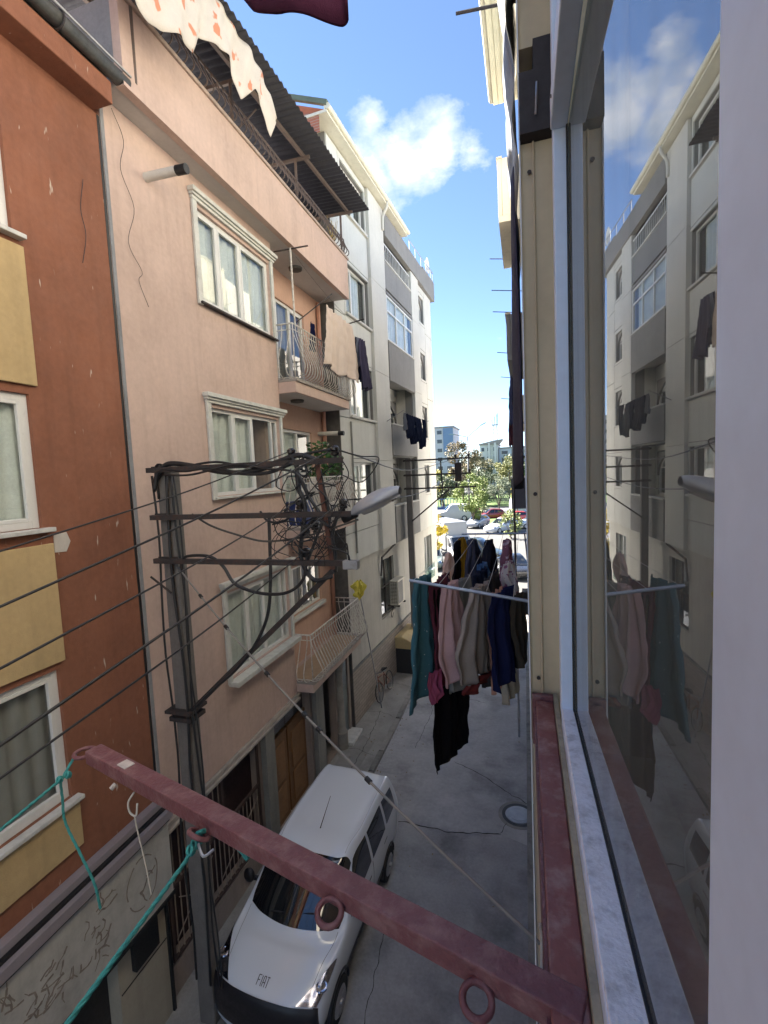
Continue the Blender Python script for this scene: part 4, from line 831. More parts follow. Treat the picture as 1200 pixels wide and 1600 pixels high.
def van_rows(h=1.0):
    side = [(.80, .25), (.86, .55), (.85, 1.05)]
    return [[(.32, .76, .24), (.24, .78, .23), (.15, .74, .22), (.08, .60, .22), (.03, .4, .22), (.0, 0, .22)],
            [(.36, .79, .30), (.26, .82, .42), (.15, .78, .50), (.07, .63, .52), (.02, .4, .53), (-.01, 0, .53)],
            [(.46, .80, .26), (.38, .845, .52), (.23, .81, .76), (.15, .64, .80), (.08, .4, .82), (.05, 0, .83)],
            [(.66, .80, .25), (.62, .855, .56), (.62, .835, .90), (.56, .68, .965), (.52, .42, .995), (.50, 0, 1.005)],
            [(1.10, .80, .25), (1.10, .86, .56), (1.10, .845, .99), (1.04, .735, 1.04), (.88, .45, 1.075), (.80, 0, 1.085)],
            [(1.58, .80, .25), (1.56, .86, .56), (1.46, .85, 1.03), (1.66, .665, 1.60), (1.58, .45, 1.665), (1.55, 0, 1.68)],
            [(2.25, .80, .25), (2.25, .86, .56), (2.25, .855, 1.06), (2.25, .69, 1.63), (2.25, .52, 1.70), (2.25, 0, 1.725)],
            [(3.0, .80, .25), (3.0, .86, .56), (3.0, .855, 1.07), (3.0, .695, 1.63), (3.0, .52, 1.70), (3.0, 0, 1.73)],
            [(3.72, .80, .26), (3.74, .85, .56), (3.74, .84, 1.06), (3.68, .68, 1.60), (3.64, .50, 1.67), (3.62, 0, 1.70)],
            [(3.88, .72, .30), (3.94, .76, .56), (3.93, .75, 1.04), (3.83, .60, 1.50), (3.79, .42, 1.57), (3.77, 0, 1.60)],
            [(3.90, .0, .31), (3.97, .0, .56), (3.96, .0, 1.04), (3.86, .0, 1.48), (3.82, .0, 1.55), (3.79, 0, 1.57)]]
M_WPAINT = mat('white_car_paint', (.72, .77, .85), .22, 0, 2, coat=1.0)
M_CGLASS = mat('dark_car_glass', (.008, .009, .011), .03, 0, 1, spec=1.0, coat=1.0)
M_BPLAST = mat('black_plastic', (.016, .014, .018), .45, .1, 6)
M_CHROME = mat('headlamp_chrome', (.55, .55, .6), .15, .25, 30, metal=1.0)
M_TYRE = mat('tyre_rubber', (.02, .02, .02), .85, .1, 8); M_RIM = mat('wheel_silver', (.4, .4, .42), .35, .1, 8, metal=.7)
def wheel(parent, x, f, r=.30, w=.19):
    s = 1 if x > 0 else -1
    t_ = part('wheel', MB().lathe([(r * .62, -w / 2), (r * .95, -w / 2), (r, -w * .3), (r, w * .3), (r * .95, w / 2), (r * .62, w / 2)], (x, f, r), axis='x', n=28), M_TYRE, parent, smooth=40)
    part('rim', MB().lathe([(r * .6, -.02), (r * .64, 0), (r * .5, .03), (r * .45, .015), (r * .15, .01), (r * .12, .04), (.01, .045)] if s > 0 else [(.01, -.045), (r * .12, -.04), (r * .15, -.01), (r * .45, -.015), (r * .5, -.03), (r * .64, 0), (r * .6, .02)], (x + s * w / 2, f, r), axis='x', n=24), M_RIM, t_, smooth=35)
vl = thing('white_van', 'white compact van parked under the pink house with two wheels on the pavement', 'van', (-3.56, 4.89, .0), 0)
vl.rotation_euler = (0, R(3.4), R(-.8)); vl.location.z = .045
nv_ = Net(van_rows())
part('body', nv_.patch(0, nv_.R, 0, nv_.C, 90, 80), M_WPAINT, vl, smooth=60)
part('windscreen', nv_.patch(4.01, 4.98, lambda t: 2.93 + .25 * max(0, .15 - t) * 3, lambda t: 7.07 - .25 * max(0, .15 - t) * 3, 18, 30, .005), M_CGLASS, vl, smooth=True)
for s0 in (0, 1):
    def V(a): return (lambda t: 10 - a(t)) if s0 else a
    part('side_window', nv_.patch(4.45, 5.95, V(lambda t: 2.12 + .05 * t), V(lambda t: 2.12 + .78 * min(1, t * 2.4 + .02)), 14, 6, .004), M_CGLASS, vl, smooth=True)
    part('side_window', nv_.patch(6.06, 6.98, V(lambda t: 2.13), V(lambda t: 2.88), 8, 6, .004), M_CGLASS, vl, smooth=True)
    part('side_window', nv_.patch(7.10, 7.85, V(lambda t: 2.16), V(lambda t: 2.86 - .1 * t), 8, 6, .004), M_CGLASS, vl, smooth=True)
    hl = part('headlight', nv_.patch(2.0, 3.22, V(lambda t: 2.35 - .75 * t + .5 * t * t), V(lambda t: 3.62 - 1.45 * t), 18, 12, .005), M_CHROME, vl, smooth=True)
    part('lens_cover', nv_.patch(1.98, 3.25, V(lambda t: 2.3 - .72 * t + .48 * t * t), V(lambda t: 3.67 - 1.47 * t), 18, 12, .012), glass_mat('headlamp_glass', 1.5, (.85, .86, .9)), hl, smooth=True)
    pr_ = nv_.pt(2.5, 2.45 if not s0 else 7.55); part('projector', MB().lathe([(.075, -.02), (.075, .01), (.055, .014), (.05, .004), (.02, .0)], (pr_.x, pr_.y - .0, pr_.z + .012), axis='z', n=18), M_CHROME, hl, smooth=40)
    part('bumper_wing', nv_.patch(.5, 1.98, V(lambda t: 1.25 + .95 * t), V(lambda t: 2.47 + .1 * t), 12, 10, .006), M_BPLAST, vl, smooth=True)
    part('sill_trim', nv_.patch(3.9, 7.6, V(lambda t: .35), V(lambda t: .85), 20, 4, .008), M_BPLAST, vl, smooth=True)
    x_ = -1 if not s0 else 1
    for f_h in (1.95, 2.85): part('door_handle', MB().box(x_ * .858 - .012, x_ * .858 + .012, f_h, f_h + .2, .93, .965), M_BPLAST, vl, bevel=.008)
    m_ = part('wing_mirror', MB().grid(lambda s, t: (x_ * (.99 + .10 * math.cos(math.pi * (t - .5)) * math.cos(2 * math.pi * s)), 1.36 + .06 * math.cos(math.pi * (t - .5)) * math.sin(2 * math.pi * s), 1.13 + .12 * math.sin(math.pi * (t - .5))), 16, 10), M_BPLAST, vl, smooth=True)
    part('mirror_stalk', MB().bar((x_ * .84, 1.42, 1.06), (x_ * .95, 1.38, 1.08), .05, .05), M_BPLAST, m_)
    for f in (.72, 3.15):
        a0 = MB()
        a0.tube([(x_ * .862, f + .36 * math.cos(a), .30 + .36 * math.sin(a)) for a in [j * math.pi / 12 for j in range(13)]], .02, 6); part('wheel_arch', a0, M_BPLAST, vl, smooth=True)
        wheel(vl, x_ * .79, f)
part('grille_panel', nv_.patch(.35, 1.95, 2.46, 7.54, 14, 30, .007), M_BPLAST, vl, smooth=True)
part('bonnet_seam', nv_.patch(2.08, 3.95, lambda t: 3.02 - .35 * t * t * 0, lambda t: 3.045, 16, 1, .002), M_BPLAST, vl); part('bonnet_seam', nv_.patch(2.08, 3.95, 6.955, 6.98, 16, 1, .002), M_BPLAST, vl)
part('roof_seam', nv_.patch(5.05, 8.5, 3.5, 3.53, 20, 1, .003), mat('seam_grey', (.2, .2, .21), .5), vl); part('roof_seam', nv_.patch(5.05, 8.5, 6.47, 6.5, 20, 1, .003), mat('seam_grey', (.2, .2, .21)), vl)
for v_ in (6.0,): part('door_seam', nv_.patch(6.0, 6.025, .5, 2.1, 1, 12, .002), M_BPLAST, vl); part('door_seam', nv_.patch(6.0, 6.025, 7.9, 9.5, 1, 12, .002), M_BPLAST, vl)
part('roof_aerial', MB().tube([(0, 1.95, 1.71), (0, 1.99, 1.75), (.02, 2.35, 2.05)], [.018, .008, .004], 6), M_BLACK, vl)
part('wiper', MB().bar(nv_.pt(4.12, 4.3) + Vector((0, -.02, .02)), nv_.pt(4.25, 5.9) + Vector((0, -.02, .02)), .02, .012), M_BPLAST, vl)
# bonnet lettering badge, built letter by letter
def letters(parent, txt, origin, ux, uy, hgt, gap, m, th=.004, stroke=.13):
    G = {'F': [((0, 0), (0, 1)), ((0, 1), (.6, 1)), ((0, .52), (.5, .52))], 'I': [((.1, 0), (.1, 1))], 'A': [((0, 0), (.1, 1)), ((.1, 1), (.5, 1)), ((.5, 1), (.6, 0)), ((.05, .4), (.55, .4))], 'T': [((.3, 0), (.3, 1)), ((0, 1), (.6, 1))]}
    W_ = {'F': .6, 'I': .2, 'A': .6, 'T': .6}; o = Vector(origin); ux = Vector(ux).normalized(); uy = Vector(uy).normalized(); n_ = ux.cross(uy).normalized(); x = 0
    for ch in txt:
        b = MB()
        for i, (p, q) in enumerate(G[ch]): b.bar(o + ux * ((x + p[0] * .55) * hgt) + uy * p[1] * hgt + n_ * .0004 * i, o + ux * ((x + q[0] * .55) * hgt) + uy * q[1] * hgt + n_ * .0004 * i, hgt * stroke * .55, th, n_)
        part('badge_letter', b, m, parent); x += W_[ch] * .55 + gap
bo = nv_.pt(2.22, 5.0); ux_ = Vector((1, 0, 0)); uy_ = (nv_.pt(2.6, 5.0) - nv_.pt(2.15, 5.0)); bd = part('badge', MB().add([bo + Vector((-.001, 0, .002)), bo + Vector((.001, 0, .002)), bo + Vector((0, .001, .002))], [(0, 1, 2)]), M_BPLAST, vl)
letters(bd, 'FIAT', bo + Vector((-.092, 0, .006)), ux_, uy_, .11, .13, mat('badge_dark', (.06, .065, .075), .3, 0, metal=.6))

# ---- far cars share two nets
def car_rows(roof=1.42, hatch=True):
    e = 3.95 if hatch else 4.3
    return [[(.30, .74, .24), (.22, .76, .24), (.14, .72, .24), (.08, .58, .24), (.03, .4, .24), (.0, 0, .24)],
            [(.40, .80, .26), (.30, .84, .45), (.18, .80, .58), (.1, .64, .66), (.05, .4, .68), (.03, 0, .69)],
            [(1.2, .80, .24), (1.2, .86, .50), (1.2, .84, .84), (1.22, .72, .90), (1.12, .45, .93), (1.08, 0, .95)],
            [(1.9, .80, .24), (1.9, .86, .5), (1.75, .85, .88), (2.0, .58, roof - .05), (1.95, .4, roof - .01), (1.92, 0, roof)],
            [(2.9, .80, .24), (2.9, .86, .5), (2.9, .85, .90), (2.9, .58, roof - .05), (2.9, .4, roof), (2.9, 0, roof + .01)],
            ([(3.5, .80, .26), (3.55, .85, .5), (3.6, .83, .92), (3.55, .55, roof - .12), (3.5, .38, roof - .08), (3.48, 0, roof - .07)] if hatch else [(3.5, .80, .26), (3.55, .85, .5), (3.7, .83, .93), (3.6, .66, .97), (3.6, .4, .99), (3.6, 0, 1.0)]),
            [(e - .05, .72, .3), (e, .76, .52), (e - .02, .74, .88), (e - .12, .6, .95), (e - .14, .4, .97), (e - .15, 0, .98)],
            [(e - .03, 0, .3), (e + .02, 0, .52), (e, 0, .88), (e - .1, 0, .94), (e - .12, 0, .96), (e - .13, 0, .97)]]
def far_car(name, label, loc, rz, col, hatch=True, roof=1.42, sc=1.0):
    n = Net(car_rows(roof, hatch)); t = thing(name, label, 'car', loc, rz, 'cars parked and driving on the far square'); t.scale = (sc, sc, sc)
    m = mat(name + '_paint_%d' % int(col[0] * 999 + col[1] * 99 + col[2] * 9), col, .3, .03, 2, coat=.8)
    part('body', n.patch(0, n.R, 0, n.C, 42, 40), m, t, smooth=60)
    part('windscreen', n.patch(2.08, 2.94, 3.1, 6.9, 8, 12, .006), M_CGLASS, t, smooth=True)
    part('rear_window', n.patch(4.12 if not hatch else 5.05, 4.92 if not hatch else 5.8, 3.1, 6.9, 8, 12, .006), M_CGLASS, t, smooth=True)
    for f in (lambda a: a, lambda a: 10 - a):
        part('side_window', n.patch(2.5, 3.55, lambda q: f(2.15), lambda q: f(2.15 + .75 * min(1, q * 2 + .02)), 8, 4, .006), M_CGLASS, t, smooth=True)
        part('side_window', n.patch(3.62, 4.75, lambda q: f(2.15), lambda q: f(2.88 - .3 * q * q), 8, 4, .006), M_CGLASS, t, smooth=True)
        part('tail_light', n.patch(6.02, 6.5, lambda q: f(1.7), lambda q: f(2.5), 4, 4, .008), mat('red_tail_lens', (.45, .02, .02), .25, .05), t, smooth=True)
        part('headlight', n.patch(1.0, 1.25, lambda q: f(2.1), lambda q: f(3.1), 4, 4, .008), M_CHROME, t, smooth=True)
    for x in (-.79, .79):
        for f in (.75, 3.2): wheel(t, x, f, .3, .18)
    return t

# ================================================================== OUR OWN BUILDING (right edge, the window the view is taken from)
M_BEIGE = mat('beige_metal_cladding', (.50, .40, .26), .5, .14, 2, streak=.35)
M_FRAMEW = mat('lavender_white_pvc', (.70, .81, .97), .4, .08, 3, streak=.08)
M_MAROON = mat('maroon_oxide_paint', (.145, .05, .056), .5, .14, 9, bump=.45, bscale=70, stain=(.26, .15, .145), stain_amt=.6, stain_scale=22)
M_REDRAIL = mat('red_oxide_ledge', (.22, .075, .065), .55, .15, 6, bump=.3, bscale=50, stain=(.42, .3, .27), stain_amt=.55, stain_scale=18)
M_OWNW = mat('own_wall_render', (.62, .57, .48), .85, .1, 1.5, streak=.2, bump=.3)
own = thing('own_building', 'beige metal-clad wall with the white window frame at the right edge', 'building', (0.5, 0, 0))
P = lambda n, b, m, par=None, **k: part(n, b, m, par or own, world=True, **k)
P('wall', MB().box(.03, .3, -6, 1.3, 0, 6.94), M_OWNW); P('wall', MB().box(.03, .3, 1.57, 2.6, 0, 13.4), M_OWNW); P('wall', MB().box(.03, .3, -6, 1.3, 9.4, 13.4), M_OWNW); P('wall', MB().box(.03, .3, -6, -1.6, 6.94, 9.4), M_OWNW)
P('room', MB().box(4.0, 4.1, -6, 2.6, 6, 10).box(.31, 4, 2.5, 2.6, 6, 10).box(.31, 4, -6, 2.5, 6.0, 6.1).box(.31, 4, -6, 2.5, 9.7, 9.8), M_ROOM)
# beige reveal cladding facing us: sheet with a raised rib, folded edge, rivets
cl = P('reveal_cladding', MB().box(.005, .11, 1.47, 1.56, 6.86, 8.60), M_BEIGE)
P('cladding_rib', MB().box(.036, .042, 1.462, 1.4695, 6.86, 8.60), M_BEIGE, cl, bevel=.002); P('cladding_fold', MB().box(.001, .0048, 1.455, 1.57, 0.2, 12.5), mat('bright_edge_trim', (.62, .64, .68), .4, .05), cl)
for z in (7.06, 7.62, 8.52): P('rivet', MB().lathe([(.006, -.006), (.005, -.001), (.001, .0)], (.028, 1.468, z), axis='y', n=10), M_RUST, cl, smooth=40)
P('upper_cladding', MB().box(.005, .11, 1.472, 1.56, 8.85, 12.5), M_BEIGE)
P('bracket', MB().box(.004, .11, 1.43, 1.56, 8.603, 8.76).box(.042, .109, 1.445, 1.56, 8.76, 8.848), mat('dark_wood_bracket', (.035, .03, .032), .8, .2, 8))
P('bracket_hook', MB().tube([(.05, 1.422, 8.72), (.048, 1.412, 8.68), (.046, 1.422, 8.64)], .003, 6), M_STEEL)
# window: fixed pane, frame, transom, upper pane
fw_ = P('window_frame', MB().box(.0801, .113, 1.28, 1.33, 7.04, 9.38).box(.080, .138, -.9, 1.2795, 7.0, 7.052), M_FRAMEW, bevel=.003)
P('marble_strip', MB().prism([(.0812, 1.279), (.0812, -.9), (.1305, -.9), (.1305, .301), (.1105, 1.279)], 7.0523, 7.061, 'z'), mat('stained_white_marble', (.88, .90, .92), .4, .08, 14, bump=.3, bscale=120, stain=(.45, .45, .44), stain_amt=.7, stain_scale=30), fw_, bevel=.002)
P('transom', MB().box(.074, .1125, .305, 1.279, 8.50, 8.57), M_FRAMEW, fw_, bevel=.003); P('head', MB().box(.08, .1125, .305, 1.279, 9.33, 9.38), M_FRAMEW, fw_)
P('gasket', MB().box(.1085, .1125, 1.268, 1.2795, 7.06, 9.3).prism([(.1092, 1.267), (.1280, .306), (.1318, .306), (.1130, 1.267)], 7.0615, 7.066, 'z'), M_BLACK, fw_)
P('transom_screw', MB().lathe([(.004, -.002), (.003, .0)], (.0735, 1.21, 8.53), axis='x', n=8), M_RUST, fw_)
M_OWNG = glass_mat('own_window_glass', 3.8, (.55, .58, .58), 0.0, dirt=.15)
for z0_, z1_ in ((7.053, 8.50), (8.571, 9.33)): P('pane', MB().prism([(.1135, 1.279), (.1323, .301), (.1363, .301), (.1175, 1.279)], z0_, z1_, 'z'), M_OWNG, fw_)      # sash stands very slightly ajar
P('mullion', MB().box(.098, .16, .10, .300, 6.98, 9.4), M_FRAMEW, fw_, bevel=.004)
P('sill_ledge', MB().box(.0685, .0795, -1.6, 1.455, 6.9, 7.02), mat('dirty_cream_strip', (.36, .32, .22), .85, .2, 12, stain=(.16, .14, .11), stain_amt=.5, stain_scale=20), own)
rl_ = P('red_ledge', MB().box(.019, .0675, -1.6, 1.44, 6.86, 7.0), M_REDRAIL, own, bevel=.003); P('ledge_flange', MB().box(.0135, .0185, -1.6, 1.43, 6.80, 6.985), M_MAROON, rl_); P('end_stop', MB().box(.008, .0685, 1.441, 1.46, 6.86, 7.015), M_MAROON, rl_, bevel=.002)
P('white_string', MB().tube(crom([(.0125, .74, 6.96), (.009, .735, 6.97), (.011, .73, 6.955), (.010, .71, 6.93), (.009, .68, 6.91), (.011, .665, 6.92), (.008, .655, 6.905), (.009, .64, 6.87)], 5), .0022, 5), mat('white_twine', (.5, .47, .41), .9, .1, 20), rl_)

# clothes-line arm with welded rings
arm = thing('clothes_line_arm', 'maroon painted steel clothes-line arm with welded rings reaching out below the camera', 'bracket', (0.03, .615, 6.99))
a0 = Vector((.062, .600, 6.985)); a1 = Vector((-1.125, .935, 6.985)); ad = (a1 - a0).normalized()
P2 = lambda n, b, m, par=None, **k: part(n, b, m, par or arm, world=True, **k)
P2('bar', MB().bar(a0, a1, .043, .036), M_MAROON, bevel=.003)
P2('rust_patch', MB().bar(a0.lerp(a1, .855) + Vector((0, 0, .0185)), a0.lerp(a1, .885) + Vector((0, 0, .0185)), .026, .003), mat('flaked_paint', (.45, .40, .36), .9, .3, 40), bevel=.001)
def ringm(c, rad, nrm, r=.0052):
    n_ = Vector(nrm).normalized(); u = n_.orthogonal().normalized(); w = n_.cross(u); return MB().tube([c + (u * math.cos(a) + w * math.sin(a)) * rad for a in [j * 2 * math.pi / 24 for j in range(24)]], r, 8, closed=True)
side = Vector((-ad.y, ad.x, 0))
if side.y > 0: side = -side
ends = [(a1 + ad * .026 + side * .010, (0, 0, 1), .025), (a0.lerp(a1, .60) + side * .036 + Vector((0, 0, -.012)), (.25, .5, .8), .021), (a0.lerp(a1, .318) + side * .040 + Vector((0, 0, -.01)), (.1, -.35, .9), .020), (a0.lerp(a1, .108) + side * .040 + Vector((0, 0, -.012)), (.15, -.3, .9), .020)]
for c, n_, r_ in ends: P2('ring', ringm(c, r_, n_), M_MAROON, smooth=True)
P2('bolt', MB().tube([a0.lerp(a1, .875) + side * .026 + Vector((0, 0, -.02)), a0.lerp(a1, .875) + side * .038 + Vector((0, 0, -.026))], .006, 8), mat('pale_bolt', (.4, .36, .32), .6), smooth=40)
P2('shackle', MB().tube(crom([a0.lerp(a1, .60) + side * .05 + Vector((.012, 0, -.02)), a0.lerp(a1, .57) + side * .055 + Vector((.0, 0, -.03)), a0.lerp(a1, .565) + side * .035 + Vector((0, 0, -.028))], 4), .003, 6), M_STEEL)
M_TEAL = mat('teal_rope', (.05, .31, .29), .8, .2, 60, bump=.6, bscale=500)
def rope(pts, r, label, knots=()):
    t = thing('teal_rope', label, 'rope', tuple(pts[0])); c = crom(pts, 10); b = MB(); n = len(c)
    L_ = 0; hel = [[], [], []]
    for i, p in enumerate(c):
        L_ += (p - c[i - 1]).length if i else 0; d = (c[min(i + 1, n - 1)] - c[max(i - 1, 0)]).normalized(); u = d.orthogonal().normalized(); w = d.cross(u)
        for k in range(3):
            a = L_ / .022 * 2 * math.pi / 1 * .35 + k * 2 * math.pi / 3; hel[k].append(p + (u * math.cos(a) + w * math.sin(a)) * r * .45)
    for k in range(3): part('strand', MB().tube(hel[k], r * .62, 6), M_TEAL, t, smooth=True, world=True)
    for q in knots: 
        for k in range(3): part('knot', ringm(Vector(q) + Vector((.002 * k, -.003 * k, .002 * k)), r * 1.8, (math.sin(k * 2), math.cos(k * 1.7), .6 * math.sin(k)), r * .8), M_TEAL, t, smooth=True, world=True)
    return t
def dens_(pts, n=4):
    out = []
    for i in range(len(pts) - 1):
        for k in range(n): out.append(Vector(pts[i]).lerp(Vector(pts[i + 1]), k / n))
    return out + [Vector(pts[-1])]
e1 = ends[0][0]; e2 = ends[1][0]
rope(dens_([e1 + Vector((-.015, -.015, .0)), (-1.155, .865, 6.955), (-1.13, .70, 6.95), (-.95, .1, 6.94), (-.8, -.4, 6.945)], 6), .0036, 'teal rope tied to the ring at the tip of the maroon arm', [(-1.157, .862, 6.955), (-1.15, .88, 6.957)])
rope([Vector(p) for p in [(-1.157, .862, 6.955), (-1.16, .865, 6.90), (-1.155, .862, 6.84), (-1.12, .865, 6.76), (-1.085, .868, 6.68), (-1.075, .87, 6.61)]], .0034, 'loose dark teal rope end dangling before the old shop sign')
rope(dens_([e2 + Vector((.0, -.012, .004)), (-.672, .785, 6.955), (-.66, .72, 6.95), (-.63, .44, 6.95), (-.55, -.1, 6.955), (-.5, -.5, 6.96)], 6), .0043, 'taut teal rope tied to the second ring of the maroon arm', [(-.668, .775, 6.955), (-.668, .762, 6.954), (-.667, .748, 6.953)])
rope([Vector(p) for p in [e2 + Vector((0, -.006, .006)), (-.65, .79, 6.968), (-.61, .79, 6.963), (-.575, .782, 6.945), (-.555, .778, 6.93)]], .0052, 'short stub of teal rope curving right from the second ring')
wr = thing('hanging_string', 'frayed white string hanging from the maroon arm in front of the brown wall', 'string', (-.9, .9, 6.7))
part('loop', MB().tube(crom([(-.925, .865, 6.955), (-.94, .86, 6.93), (-.938, .86, 6.905), (-.92, .86, 6.90), (-.915, .862, 6.93)], 6), .0024, 7), mat('white_twine', (.7, .68, .62)), wr, smooth=True, world=True)
part('tail', MB().tube(crom([(-.925, .86, 6.90), (-.92, .86, 6.86), (-.905, .86, 6.78), (-.90, .86, 6.74), (-.895, .86, 6.70)], 6), .002, 5), mat('white_twine', (.7, .68, .62)), wr, smooth=True, world=True)

# ================================================================== LAUNDRY
def garment(name, label, cat, x, y0, y1, zt, L_, m, prof=(1, 1), fold=.03, nf=3.0, hem=.03, seed=0, lean=0.0, group=None, sag=.03, notch=None, skew=0.0):
    rr = random.Random(seed); ph = rr.uniform(0, 6); ph2 = rr.uniform(0, 6); yc = (y0 + y1) / 2; w = y1 - y0; k = len(prof) - 1
    def wf(t):
        q = t * k; i = min(int(q), k - 1); e = q - i; e = e * e * (3 - 2 * e); return prof[i] + (prof[i + 1] - prof[i]) * e
    def fn(s, t):
        c = s - .5; yy = yc + c * w * wf(t) + .02 * math.sin(5 * t + ph) * t
        xx = x + fold * (.25 + .9 * t) * math.sin(2 * math.pi * nf * s + ph) + fold * .5 * math.sin(2 * math.pi * nf * 2.3 * s + ph2 + 2 * t) + lean * t + .02 * math.sin(3 * t + ph2) + skew * c * wf(t)
        xx += .022 * mnoise.noise(Vector((s * 3.5 + seed * 7.1, t * L_ * 4.5, seed))) + .012 * mnoise.noise(Vector((s * 9 + seed, t * L_ * 11, seed * 3.3)))
        yy += .03 * t * mnoise.noise(Vector((seed * 3.7, t * L_ * 3, s)))
        h = hem * (math.sin(4 * math.pi * s + ph) + .6 * math.sin(9 * s + ph2)) * .6 + .03 * mnoise.noise(Vector((s * 4, seed * 2.2, 0)))
        if notch and abs(c) < .09: h += notch * (1 - abs(c) / .09)
        zz = zt - sag * (1 - (2 * abs(((s * 2) % 1) - .5))) * (1 - t) - (L_ - h) * t
        return (xx, yy, zz)
    o = top(name, MB().grid(fn, 44, 36), m, label, cat, group or 'laundry on the neighbour\'s clothes lines', smooth=True, solid=.006)
    return o
def cloth(name, col, var=.12): return mat('cloth_' + name, col, .95, var, 5, bump=.25, bscale=260, spec=.1)
rk1 = thing('laundry_rack', 'blue-grey steel laundry arms with washing lines on the wall past our window', 'laundry rack', (-.4, 3.6, 6.5))
M_BLUEST = mat('blue_steel_tube', (.26, .30, .38), .4, .12, 7, metal=.5)
P3 = lambda n, b, m, **k: part(n, b, m, rk1, world=True, **k)
P3('near_arm', MB().tube([(-.895, 3.6, 6.845), (.03, 3.6, 6.705)], .0125, 10), M_BLUEST, smooth=40); P3('far_arm', MB().tube([(-.875, 6.7, 6.795), (.03, 6.7, 6.80)], .0125, 10), M_BLUEST, smooth=40)
P3('far_strut', MB().tube([(-.02, 6.7, 6.80), (.03, 6.7, 6.2)], .01, 8), M_BLUEST, smooth=40)
for x, z0, z1 in ((-.86, 6.84, 6.795), (-.66, 6.81, 6.795), (-.48, 6.78, 6.795), (-.30, 6.755, 6.797), (-.10, 6.725, 6.8)):
    P3('washing_line', MB().tube(sagline((x, 3.6, z0 + .01), (x, 6.7, z1 + .01), .02), .0025, 5), mat('washing_line', (.4, .4, .4), .7))
M_TEALP = pattern_mat('teal_print', (.025, .095, .13), (.42, .5, .52), 26, .70)
